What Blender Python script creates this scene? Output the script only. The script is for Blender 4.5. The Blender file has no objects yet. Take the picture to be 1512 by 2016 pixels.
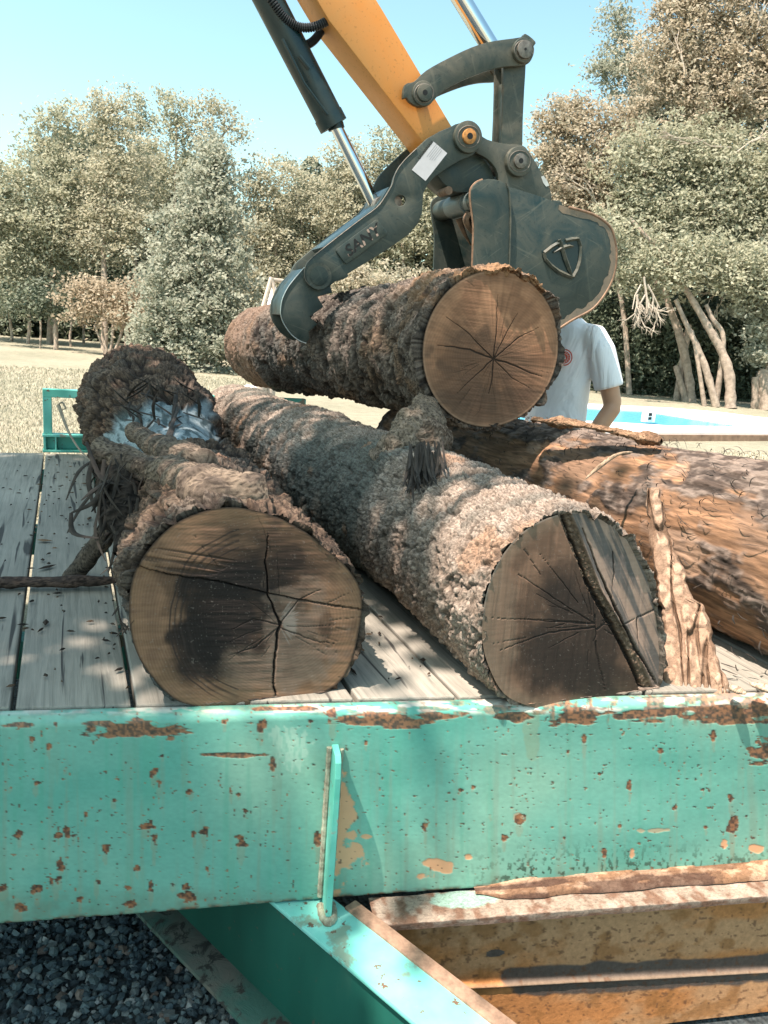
import bpy, bmesh, math, random
import numpy as np
from math import radians, sin, cos, pi
from mathutils import Vector, Matrix
rnd = random.Random(7)

# ------------------------------------------------------------------ camera
SC = bpy.context.scene
COL = SC.collection
F = 1550.0
CW, CH = 1512, 2016
CAM = np.array([0.0, 0.0, 1.55])
def _rx(a): return np.array([[1,0,0],[0,cos(a),-sin(a)],[0,sin(a),cos(a)]])
def _rz(a): return np.array([[cos(a),-sin(a),0],[sin(a),cos(a),0],[0,0,1]])
ROT = _rz(radians(-22.5)) @ _rx(radians(90-13.3)) @ _rz(radians(4.5))
cam = bpy.data.cameras.new('camera'); camo = bpy.data.objects.new('camera', cam); COL.objects.link(camo)
m4 = Matrix.Identity(4)
for i in range(3):
    for j in range(3): m4[i][j] = ROT[i][j]
    m4[i][3] = CAM[i]
camo.matrix_world = m4
cam.sensor_fit = 'VERTICAL'; cam.sensor_height = 32; cam.lens = F/CH*32
cam.clip_end = 2000; cam.clip_start = .02
SC.camera = camo

# ------------------------------------------------------------------ light
SUN = np.array([2.34, 0.60, -5.3]); SUN /= np.linalg.norm(SUN)      # the way the light travels
elev = math.asin(-SUN[2]); az = math.atan2(-SUN[0], -SUN[1])        # azimuth of the sun, clockwise from +Y
world = bpy.data.worlds.new('World'); SC.world = world; world.use_nodes = True
wn = world.node_tree.nodes; wl = world.node_tree.links
bg = wn['Background']
sky = wn.new('ShaderNodeTexSky'); sky.sky_type = 'NISHITA'; sky.sun_disc = False
sky.sun_elevation = elev; sky.sun_rotation = az
sky.air_density = 1.0; sky.dust_density = 1.5; sky.ozone_density = 1.0
tint = wn.new('ShaderNodeMix'); tint.data_type = 'RGBA'; tint.blend_type = 'MULTIPLY'; tint.inputs[0].default_value = 1
tint.inputs[7].default_value = (1.04, 1.19, .95, 1)
wl.new(sky.outputs[0], tint.inputs[6]); wl.new(tint.outputs[2], bg.inputs[0])
bg.inputs[1].default_value = 0.13
sun = bpy.data.lights.new('sun', 'SUN'); suno = bpy.data.objects.new('sun', sun); COL.objects.link(suno)
sun.energy = 5.0; sun.angle = radians(.55); sun.color = (1.0, .85, .74)
suno.rotation_mode = 'QUATERNION'; suno.rotation_quaternion = Vector(SUN).to_track_quat('-Z', 'Y')
suno.location = (-5, -2, 12)
SC.view_settings.view_transform = 'Standard'; SC.view_settings.look = 'None'
SC.view_settings.exposure = 1.22; SC.view_settings.gamma = 1
SC.render.engine = 'CYCLES'

# ------------------------------------------------------------------ photo geometry helpers
def ray(px, py): return ROT @ np.array([(px-CW/2)/F, -(py-CH/2)/F, -1.0])
def onz(px, py, z): r = ray(px, py); return CAM + r*((z-CAM[2])/r[2])
def ony(px, py, y): r = ray(px, py); return CAM + r*((y-CAM[1])/r[1])
def atd(px, py, d): return CAM + ray(px, py)*d
def pix(P):
    q = (np.asarray(P, float) - CAM) @ ROT
    return CW/2 + F*q[:,0]/-q[:,2], CH/2 - F*q[:,1]/-q[:,2]

# ------------------------------------------------------------------ noise (numpy)
def _hash(ix, iy, iz, s):
    n = (ix.astype(np.int64)*374761393 + iy.astype(np.int64)*668265263 + iz.astype(np.int64)*1274126177 + s*974711) & 0xffffffff
    n = ((n ^ (n >> 13)) * 1274126177) & 0xffffffff
    n = ((n ^ (n >> 15)) * 2246822519) & 0xffffffff
    return ((n ^ (n >> 16)) & 0xffffff) / float(0xffffff)
def vnoise(P, s=0):
    i = np.floor(P).astype(np.int64); f = P - i; f = f*f*(3-2*f)
    r = 0
    for dx in (0,1):
        wx = f[:,0] if dx else 1-f[:,0]
        for dy in (0,1):
            wy = f[:,1] if dy else 1-f[:,1]
            for dz in (0,1):
                wz = f[:,2] if dz else 1-f[:,2]
                r = r + wx*wy*wz*_hash(i[:,0]+dx, i[:,1]+dy, i[:,2]+dz, s)
    return r
def fbm(P, o=4, s=0, g=.5):
    a, t, w = 1., 0, 0.
    for k in range(o):
        t = t + a*vnoise(P*(2**k) + 17.3*k, s+k); w += a; a *= g
    return t/w
def worley(P, s=0):
    i = np.floor(P).astype(np.int64)
    f1 = np.full(len(P), 9.); f2 = f1.copy(); cid = np.zeros(len(P)); off = np.zeros_like(P)
    for dx in (-1,0,1):
        for dy in (-1,0,1):
            for dz in (-1,0,1):
                c = i + np.array([dx,dy,dz])
                h = np.stack([_hash(c[:,0],c[:,1],c[:,2],s+k) for k in (1,2,3)], 1)
                v = P - (c + .15 + .7*h); d = np.sqrt((v*v).sum(1))
                nr = d < f1
                f2 = np.where(nr, f1, np.minimum(f2, d))
                cid = np.where(nr, _hash(c[:,0],c[:,1],c[:,2],s+4), cid)
                off[nr] = v[nr]; f1 = np.where(nr, d, f1)
    return f1, f2, cid, off
def ss(a, b, x): t = np.clip((x-a)/(b-a), 0, 1); return t*t*(3-2*t)
def P3(a, b, c=None):
    if c is None: c = np.zeros_like(a)
    return np.stack([a, b, c], 1)
def lin(r, g, b):
    f = lambda c: (c/255/12.92 if c/255 <= .04045 else ((c/255+.055)/1.055)**2.4)
    return np.array([f(r), f(g), f(b)])
def flake(P, s, sharp=.10, warp=.9, tilt=(0,.5,.3)):
    w = np.stack([fbm(P*.55+k*31.7, 3, s+40+k, .42)-.5 for k in range(3)], 1)*2*warp
    f1, f2, cid, off = worley(P+w, s); e = ss(0, sharp*2, f2-f1)
    return e*(.30+.70*cid) + off@np.array(tilt)*e, e, cid
def terr(P, s, levels=8, warp=.8, o=5, g=.56):
    """flaking layers: noise cut into terraces with steep broken edges; returns height 0..1, edge mask, a tone per layer"""
    w = np.stack([fbm(P*.7+k*31.7, 3, s+40+k)-.5 for k in range(3)], 1)*2*warp
    v = np.clip((fbm(P+w, o, s, g)-.22)/.56, 0, 1)*levels; f = np.floor(v); r = v-f
    tone = _hash(f, f*0+s, np.floor(fbm(P*.8, 2, s+60)*9), s)
    return (f + ss(.72,1,r))/levels + r*.25/levels, ss(.60,.78,r)*ss(1.0,.94,r), tone
def mixc(c, d, m): m = np.asarray(m)[:,None]; return c*(1-m) + np.asarray(d)*m

# ------------------------------------------------------------------ objects
def tag(o, label=None, cat=None, group=None, kind=None):
    if label: o['label'] = label
    if cat: o['category'] = cat
    if group: o['group'] = group
    if kind: o['kind'] = kind
    return o
def empty(name, loc=(0,0,0)):
    o = bpy.data.objects.new(name, None); COL.objects.link(o); o.location = loc; o.empty_display_size = .1
    return o
def link(name, me, mat, parent=None):
    if mat is not None and not me.materials: me.materials.append(mat)
    o = bpy.data.objects.new(name, me); COL.objects.link(o)
    if parent is not None:
        o.parent = parent
        bpy.context.view_layer.update()
        o.matrix_parent_inverse = parent.matrix_world.inverted()
    return o
def npmesh(name, V, Fc, mat, parent=None, col=None, smooth=True):
    V = np.asarray(V, np.float32); Fc = np.asarray(Fc, np.int32); k = Fc.shape[1]
    me = bpy.data.meshes.new(name)
    me.vertices.add(len(V)); me.vertices.foreach_set('co', V.ravel())
    me.loops.add(Fc.size); me.loops.foreach_set('vertex_index', Fc.ravel())
    me.polygons.add(len(Fc)); me.polygons.foreach_set('loop_start', np.arange(0, Fc.size, k, dtype=np.int32))
    me.update(calc_edges=True)
    me.polygons.foreach_set('use_smooth', np.full(len(Fc), smooth))
    if col is not None:
        a = me.color_attributes.new('Col', 'FLOAT_COLOR', 'POINT')
        c = np.ones((len(V), 4), np.float32); c[:, :col.shape[1]] = col
        a.data.foreach_set('color', c.ravel())
    me.update()
    return link(name, me, mat, parent)
def gridf(nu, nv, wrap=False):
    u = np.arange(nu-1)[:,None]; nn = nv if wrap else nv-1
    v = np.arange(nn)[None,:]; v2 = (v+1) % nv
    return np.stack([u*nv+v, u*nv+v2, (u+1)*nv+v2, (u+1)*nv+v], -1).reshape(-1, 4)
class MB:
    """collects simple shapes into one mesh"""
    def __init__(s): s.v = []; s.f = []
    def add(s, V, Fs):
        b = len(s.v); s.v += [tuple(map(float, p)) for p in V]; s.f += [tuple(b+i for i in f) for f in Fs]
    def box(s, c, h, ax=None):
        c = np.array(c, float); ax = np.eye(3) if ax is None else np.array(ax, float)
        V = [c + sum(sg[i]*h[i]*ax[i] for i in range(3)) for sg in [(-1,-1,-1),(1,-1,-1),(1,1,-1),(-1,1,-1),(-1,-1,1),(1,-1,1),(1,1,1),(-1,1,1)]]
        s.add(V, [(0,3,2,1),(4,5,6,7),(0,1,5,4),(1,2,6,5),(2,3,7,6),(3,0,4,7)])
    def sweep(s, P, r, n=10, flat=1.0, cap=True, closed=False, up=(0,0,1)):
        P = [np.array(p, float) for p in P]; m = len(P); V = []
        R = r if hasattr(r, '__len__') else [r]*m
        prev = None
        for i in range(m):
            a = P[(i-1) % m] if (closed or i) else P[0]; b = P[(i+1) % m] if (closed or i < m-1) else P[-1]
            t = b-a; t /= (np.linalg.norm(t)+1e-12)
            if prev is None:
                u = np.cross(t, up)
                if np.linalg.norm(u) < .05: u = np.cross(t, (1,0,0))
            else: u = prev - t*(prev@t)
            u /= np.linalg.norm(u); prev = u; w = np.cross(t, u)
            for k in range(n):
                a_ = 2*pi*k/n; V.append(P[i] + R[i]*(cos(a_)*u + flat*sin(a_)*w))
        Fs = []
        for i in range(m if closed else m-1):
            j = (i+1) % m
            for k in range(n):
                k2 = (k+1) % n; Fs.append((i*n+k, i*n+k2, j*n+k2, j*n+k))
        if cap and not closed:
            Fs.append(tuple(range(n))[::-1]); Fs.append(tuple((m-1)*n+k for k in range(n)))
        s.add(V, Fs)
    def build(s, name, mat, parent=None, smooth=False, bevel=0, seg=2, angle=35, smooth_by=None):
        me = bpy.data.meshes.new(name); me.from_pydata(s.v, [], s.f); me.update()
        bm = bmesh.new(); bm.from_mesh(me); bmesh.ops.recalc_face_normals(bm, faces=bm.faces); bm.to_mesh(me); bm.free()
        if bevel: bev(me, bevel, seg, angle)
        if smooth: me.polygons.foreach_set('use_smooth', [True]*len(me.polygons)); sharp(me, 38)
        return link(name, me, mat, parent)
def sharp(me, deg):
    bm = bmesh.new(); bm.from_mesh(me)
    for e in bm.edges:
        if len(e.link_faces) == 2 and e.calc_face_angle(0) > radians(deg): e.smooth = False
    bm.to_mesh(me); bm.free()
def bev(me, w, seg=2, angle=35):
    bm = bmesh.new(); bm.from_mesh(me)
    es = [e for e in bm.edges if len(e.link_faces) == 2 and e.calc_face_angle(0) > radians(angle)]
    if es: bmesh.ops.bevel(bm, geom=es, offset=w, segments=seg, profile=.5, affect='EDGES', clamp_overlap=True)
    bm.to_mesh(me); bm.free()
def plate(name, near, thick, mat, parent, bevel=.002, holes=()):
    """solid plate: outline points (3D, coplanar), thickness vector, optional holes"""
    bm = bmesh.new()
    for loop in [near] + list(holes):
        vs = [bm.verts.new(tuple(p)) for p in loop]
        for a, b in zip(vs, vs[1:]+vs[:1]): bm.edges.new((a, b))
    if holes:
        bmesh.ops.triangle_fill(bm, use_beauty=True, edges=bm.edges[:])
    else:
        bm.faces.new(bm.verts[:])
    r = bmesh.ops.extrude_face_region(bm, geom=bm.faces[:])
    bmesh.ops.translate(bm, vec=tuple(thick), verts=[e for e in r['geom'] if isinstance(e, bmesh.types.BMVert)])
    bmesh.ops.recalc_face_normals(bm, faces=bm.faces)
    bmesh.ops.triangulate(bm, faces=[f for f in bm.faces if len(f.verts) > 4])
    me = bpy.data.meshes.new(name); bm.to_mesh(me); bm.free()
    if bevel: bev(me, bevel, 2, 50)
    me.polygons.foreach_set('use_smooth', [True]*len(me.polygons)); sharp(me, 25)
    return link(name, me, mat, parent)
def spline(P, n=6, closed=False):
    P = [np.array(p, float) for p in P]; out = []; m = len(P)
    for i in range(m if closed else m-1):
        if closed: p0, p1, p2, p3 = P[(i-1) % m], P[i], P[(i+1) % m], P[(i+2) % m]
        else: p0, p1, p2, p3 = P[max(i-1,0)], P[i], P[i+1], P[min(i+2,m-1)]
        for k in range(n):
            t = k/n
            out.append(.5*((2*p1)+(-p0+p2)*t+(2*p0-5*p1+4*p2-p3)*t*t+(-p0+3*p1-3*p2+p3)*t**3))
    if not closed: out.append(P[-1])
    return out

# ------------------------------------------------------------------ materials
class NT:
    def __init__(s, name):
        s.m = bpy.data.materials.new(name); s.m.use_nodes = True
        s.n = s.m.node_tree.nodes; s.l = s.m.node_tree.links; s.b = s.n['Principled BSDF']
        s.tc = s.n.new('ShaderNodeTexCoord')
    def noise(s, scale, detail=4, rough=.55, vec=None, stretch=None, dist=0):
        t = s.n.new('ShaderNodeTexNoise'); t.inputs['Scale'].default_value = scale
        t.inputs['Detail'].default_value = detail; t.inputs['Roughness'].default_value = rough; t.inputs['Distortion'].default_value = dist
        src = vec or s.tc.outputs['Object']
        if stretch:
            mp = s.n.new('ShaderNodeMapping'); mp.vector_type = 'TEXTURE'; mp.inputs['Scale'].default_value = [1/q for q in stretch[:3]]
            if len(stretch) > 3: mp.inputs['Rotation'].default_value = stretch[3]
            s.l.new(src, mp.inputs[0]); src = mp.outputs[0]
        s.l.new(src, t.inputs['Vector']); return t.outputs['Fac']
    def vor(s, scale, feat='F1', stretch=None, rand=1):
        t = s.n.new('ShaderNodeTexVoronoi'); t.feature = feat; t.inputs['Scale'].default_value = scale; t.inputs['Randomness'].default_value = rand
        src = s.tc.outputs['Object']
        if stretch:
            mp = s.n.new('ShaderNodeMapping'); mp.inputs['Scale'].default_value = stretch[:3]; s.l.new(src, mp.inputs[0]); src = mp.outputs[0]
        s.l.new(src, t.inputs['Vector']); return t.outputs['Distance'], (t.outputs['Color'] if feat != 'DISTANCE_TO_EDGE' else None)
    def ramp(s, fac, stops):
        r = s.n.new('ShaderNodeValToRGB'); e = r.color_ramp.elements
        while len(e) < len(stops): e.new(.5)
        for k, (p, c) in enumerate(stops):
            e[k].position = p; e[k].color = (*(c if hasattr(c, '__len__') else (c,c,c)), 1)
        s.l.new(fac, r.inputs[0]); return r.outputs[0]
    def mix(s, fac, a, b, mode='MIX'):
        m = s.n.new('ShaderNodeMix'); m.data_type = 'RGBA'; m.blend_type = mode
        for i, x in ((0, fac), (6, a), (7, b)):
            if isinstance(x, bpy.types.NodeSocket): s.l.new(x, m.inputs[i])
            else: m.inputs[i].default_value = x if i == 0 else (*x, 1)
        return m.outputs[2]
    def attr(s, name='Col'):
        a = s.n.new('ShaderNodeAttribute'); a.attribute_name = name; return a.outputs['Color'], a.outputs['Alpha']
    def col(s, c):
        if isinstance(c, bpy.types.NodeSocket): s.l.new(c, s.b.inputs['Base Color'])
        else: s.b.inputs['Base Color'].default_value = (*c, 1)
    def rough(s, r):
        if isinstance(r, bpy.types.NodeSocket): s.l.new(r, s.b.inputs['Roughness'])
        else: s.b.inputs['Roughness'].default_value = r
    def bump(s, fac, strength=.4, dist=.002, prev=None):
        b = s.n.new('ShaderNodeBump'); b.inputs['Strength'].default_value = strength; b.inputs['Distance'].default_value = dist
        s.l.new(fac, b.inputs['Height'])
        if prev: s.l.new(prev, b.inputs['Normal'])
        s.l.new(b.outputs[0], s.b.inputs['Normal']); return b.outputs[0]
def plain(name, c, rough=.6, metal=0, var=.25, scale=20, bump=.2, bd=.001, c2=None):
    t = NT(name); c = np.array(c); c2 = np.array(c2) if c2 is not None else c*(1-var)
    n = t.noise(scale, 6); t.col(t.ramp(n, [(.3, tuple(c2)), (.7, tuple(np.minimum(c*(1+var*.5),1)))]))
    t.rough(rough); t.b.inputs['Metallic'].default_value = metal
    if bump: t.bump(t.noise(scale*4, 5), bump, bd)
    return t.m
def m_vcol(name, rough=.9, fine=120, amp=.35, bump=.5, bd=.003, stretch=None, spec=.25):
    t = NT(name); c, a = t.attr(); n = t.noise(fine, 5, .6, stretch=stretch)
    t.col(t.mix(1.0, c, t.ramp(n, [(.25, 1-amp), (.75, 1+amp*.6)]), 'MULTIPLY')); t.rough(rough)
    t.b.inputs['Specular IOR Level'].default_value = spec
    if bump: t.bump(n, bump, bd)
    return t.m
M = {}
def m_bark():
    t = NT('bark'); c, a = t.attr(); n = t.noise(110, 7, .7, stretch=(1,1.6,1), dist=.8); n2 = t.noise(420, 3, .6)
    cc = t.mix(1.0, c, t.ramp(n, [(.25,.30),(.5,.78),(.75,1.12)]), 'MULTIPLY')
    t.col(cc); t.rough(.93); t.b.inputs['Specular IOR Level'].default_value = .15
    b = t.bump(n, .7, .003); t.bump(n2, .4, .001, b); return t.m
M['bark'] = m_bark()
M['barewood'] = m_vcol('bare_wood', .85, 110, .5, .7, .003, stretch=(1, .12, 1))
M['cut'] = m_vcol('cut_wood', .8, 160, .16, .35, .0008, stretch=(.15, 1, 1), spec=.2)
M['paint'] = m_vcol('old_paint', .42, 60, .05, .18, .0012, spec=.5)
M['fibre'] = plain('bark_fibre', (.045,.035,.028), .9, 0, .5, 60, .3)
M['twig'] = plain('twig', (.30,.24,.17), .9, 0, .4, 60, .3)
def m_leaf(name, c, c2, trans=.5):
    t = NT(name); a, _ = t.attr()
    base = t.mix(a, c, c2); t.col(base); t.rough(.55); t.b.inputs['Specular IOR Level'].default_value = .3
    tr = t.n.new('ShaderNodeBsdfTranslucent'); t.l.new(base, tr.inputs[0])
    mx = t.n.new('ShaderNodeMixShader'); mx.inputs[0].default_value = trans
    t.l.new(t.b.outputs[0], mx.inputs[1]); t.l.new(tr.outputs[0], mx.inputs[2]); t.l.new(mx.outputs[0], t.n['Material Output'].inputs[0])
    return t.m
M['leaf_olive'] = m_leaf('leaf_olive', (.28,.29,.205), (.53,.52,.39))
M['leaf_tan'] = m_leaf('leaf_tan', (.32,.315,.225), (.58,.545,.415))
M['leaf_grey'] = m_leaf('leaf_grey', (.25,.27,.205), (.50,.505,.41))
M['leaf_brown'] = m_leaf('leaf_brown', (.32,.29,.21), (.60,.52,.405))
M['leaf_rust'] = m_leaf('leaf_rust', (.33,.28,.20), (.55,.46,.345))
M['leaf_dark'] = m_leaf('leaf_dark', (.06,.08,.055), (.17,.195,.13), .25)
M['leaf_pale'] = m_leaf('leaf_pale', (.28,.26,.18), (.60,.54,.42))
M['trunk'] = plain('trunk_bark', (.36,.29,.23), .9, 0, .45, 9, .6, .02)
M['deadwood'] = plain('dead_wood', (.40,.345,.28), .9, 0, .25, 9, .3, .01)

def m_metal(name, base, dust, amt=.5, rough=.45, scale=9, scratch=True):
    t = NT(name)
    n1 = t.noise(scale, 6, .62, dist=1.2); c = t.mix(t.ramp(n1, [(.42-.25*amt, 0), (.95-.35*amt, 1)]), base, dust)
    if scratch:
        for k, (st, w) in enumerate((((26, 1, 2.2, (0,.9,0)), .42), ((20, 1, 1.8, (0,-.35,0)), .3), ((34,1,3,(0,1.9,0)), .4))):
            s1 = t.noise(2, 3, .5, stretch=st, dist=1.1)
            c = t.mix(t.ramp(s1, [(.64, 0), (.70, w)]), c, tuple(np.array(dust)*1.25))
    n2 = t.noise(90, 4); c = t.mix(t.ramp(n2, [(.60, 0), (.72, .55)]), c, tuple(np.array(base)*.5))
    t.col(c); t.rough(t.ramp(n1, [(.3, rough-.12), (.7, rough+.25)])); t.bump(n2, .12, .001)
    t.b.inputs['Specular IOR Level'].default_value = .5
    return t.m
M['teal'] = m_metal('dark_teal_paint', (.009,.026,.026), (.085,.09,.07), .40, .48)
M['dusty'] = m_metal('dusty_dark_paint', (.020,.034,.028), (.13,.12,.092), .50, .5)
M['black'] = m_metal('dark_cylinder_paint', (.008,.024,.028), (.03,.05,.05), .2, .3, 4, False)
M['yellow'] = m_metal('yellow_paint', (.72,.27,.05), (.60,.30,.10), .3, .38, 3, False)
M['rust'] = plain('worn_rust', (.27,.165,.105), .6, .3, .5, 45, .4)
M['orange'] = plain('orange_rust', (.50,.22,.06), .7, 0, .5, 90, .5)
M['steel'] = plain('pin_steel', (.20,.18,.155), .5, .5, .5, 60, .3)
M['chrome'] = plain('chrome', (.78,.82,.84), .09, 1, .05, 10, 0)
M['hole'] = plain('hole_shade_print', (.006,.008,.009), .8, 0, .2, 10, 0)  # near-black colour for the shade inside openings, also used for print
M['rubber'] = plain('hose_rubber', (.022,.026,.03), .5, 0, .3, 40, .1)
M['bluegrey'] = m_metal('worn_tube', (.10,.16,.17), (.22,.20,.17), .5)

# ------------------------------------------------------------------ setting: ground, gravel
def m_grass():
    t = NT('dry_lawn')
    n = t.noise(.35, 5); n2 = t.noise(5, 6, .7); n3 = t.noise(60, 4, .7)
    c = t.ramp(n, [(.3, (.28,.27,.20)), (.5, (.34,.32,.24)), (.72, (.40,.355,.27))])
    c = t.mix(1, c, t.ramp(n2, [(.25, .72), (.8, 1.2)]), 'MULTIPLY'); c = t.mix(1, c, t.ramp(n3, [(.3, .6), (.7, 1.25)]), 'MULTIPLY')
    t.col(c); t.rough(.95); t.b.inputs['Specular IOR Level'].default_value = .1
    t.bump(n3, .8, .03); return t.m
g = MB(); S = 400
g.add([(-S,-S,0),(S,-S,0),(S,S,0),(-S,S,0)], [(0,1,2,3)])
tag(g.build('ground', m_grass()), kind='structure')
def m_gravel():
    t = NT('gravel_bed'); d, c = t.vor(70)
    t.col(t.mix(1, t.ramp(t.noise(90, 3), [(.3,(.02,.028,.032)),(.7,(.09,.11,.115))]), t.ramp(d, [(0,1),(.8,.3)]), 'MULTIPLY')); t.rough(.8)
    t.bump(d, .8, .01); return t.m
g = MB(); g.add([(-4,-5,.004),(3.2,-5,.004),(3.2,3.6,.004),(-4,3.6,.004)], [(0,1,2,3)])
tag(g.build('gravel_yard', m_gravel()), kind='structure')
def pebbles():
    r = np.random.default_rng(3); n = 15000
    ico = bmesh.new(); bmesh.ops.create_icosphere(ico, subdivisions=1, radius=1)
    iv = np.array([v.co[:] for v in ico.verts]); fi = np.array([[v.index for v in f.verts] for f in ico.faces]); ico.free()
    c = np.stack([r.uniform(-.75,.65,n), r.uniform(1.0,2.7,n), r.uniform(.004,.016,n)], 1)
    s = r.uniform(.005,.013,(n,1,1))*r.uniform(.6,1.25,(n,1,3)); s[:,:,2] *= .7
    V = iv[None]*(1+.28*r.standard_normal((n,len(iv),1)))*s
    a = r.uniform(0,2*pi,n); ca, sa = np.cos(a)[:,None], np.sin(a)[:,None]
    V = np.stack([V[:,:,0]*ca-V[:,:,1]*sa, V[:,:,0]*sa+V[:,:,1]*ca, V[:,:,2]], -1) + c[:,None]
    Fc = fi[None] + (np.arange(n)*len(iv))[:,None,None]
    base = np.array([(.10,.13,.135),(.05,.07,.08),(.15,.165,.16),(.035,.045,.05),(.24,.24,.23),(.16,.12,.10)])[r.choice(6, n, p=[.3,.3,.15,.17,.05,.03])]
    col = np.repeat(base*r.uniform(.7,1.3,(n,1)), len(iv), 0)
    tag(npmesh('gravel', V.reshape(-1,3), Fc.reshape(-1,3), m_vcol('pebble', .7, 200, .3, .3, .001), col=col, smooth=False), 'dark blue grey gravel stones beside the trailer', 'gravel', kind='stuff')
pebbles()
def blades():
    r = np.random.default_rng(5); n = 150000
    d = 6 + 14*r.random(n)**1.5; a = r.uniform(radians(-8), radians(54), n)
    c = np.stack([d*np.sin(a), d*np.cos(a), np.zeros(n)], 1)
    keep = ~((c[:,0] > 3.5) & (c[:,1] > 9.5) & (c[:,1] < 16.5)) & (c[:,1] > 4.6); c = c[keep]; n = len(c); d = d[keep]
    h = r.uniform(.02,.055,n); w = .002+.0004*d; t = r.uniform(0,2*pi,n)
    u = np.stack([np.cos(t),np.sin(t),t*0],1)*w[:,None]; tip = np.stack([r.normal(0,.02,n),r.normal(0,.02,n),h],1)
    V = np.stack([c-u, c+u, c+tip], 1).reshape(-1,3); k = r.uniform(.85,1.1,n)
    col = np.repeat(np.array([(.46,.425,.32)])*k[:,None]*np.where(r.random(n)<.2,.85,1)[:,None], 3, 0)
    tag(npmesh('lawn_grass', V, np.arange(3*n).reshape(-1,3), m_vcol('grass_blade', .9, 5, .1, 0, spec=.1), col=col, smooth=False), 'short dry pale grass growing across the lawn', 'grass', kind='stuff')
blades()

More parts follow.
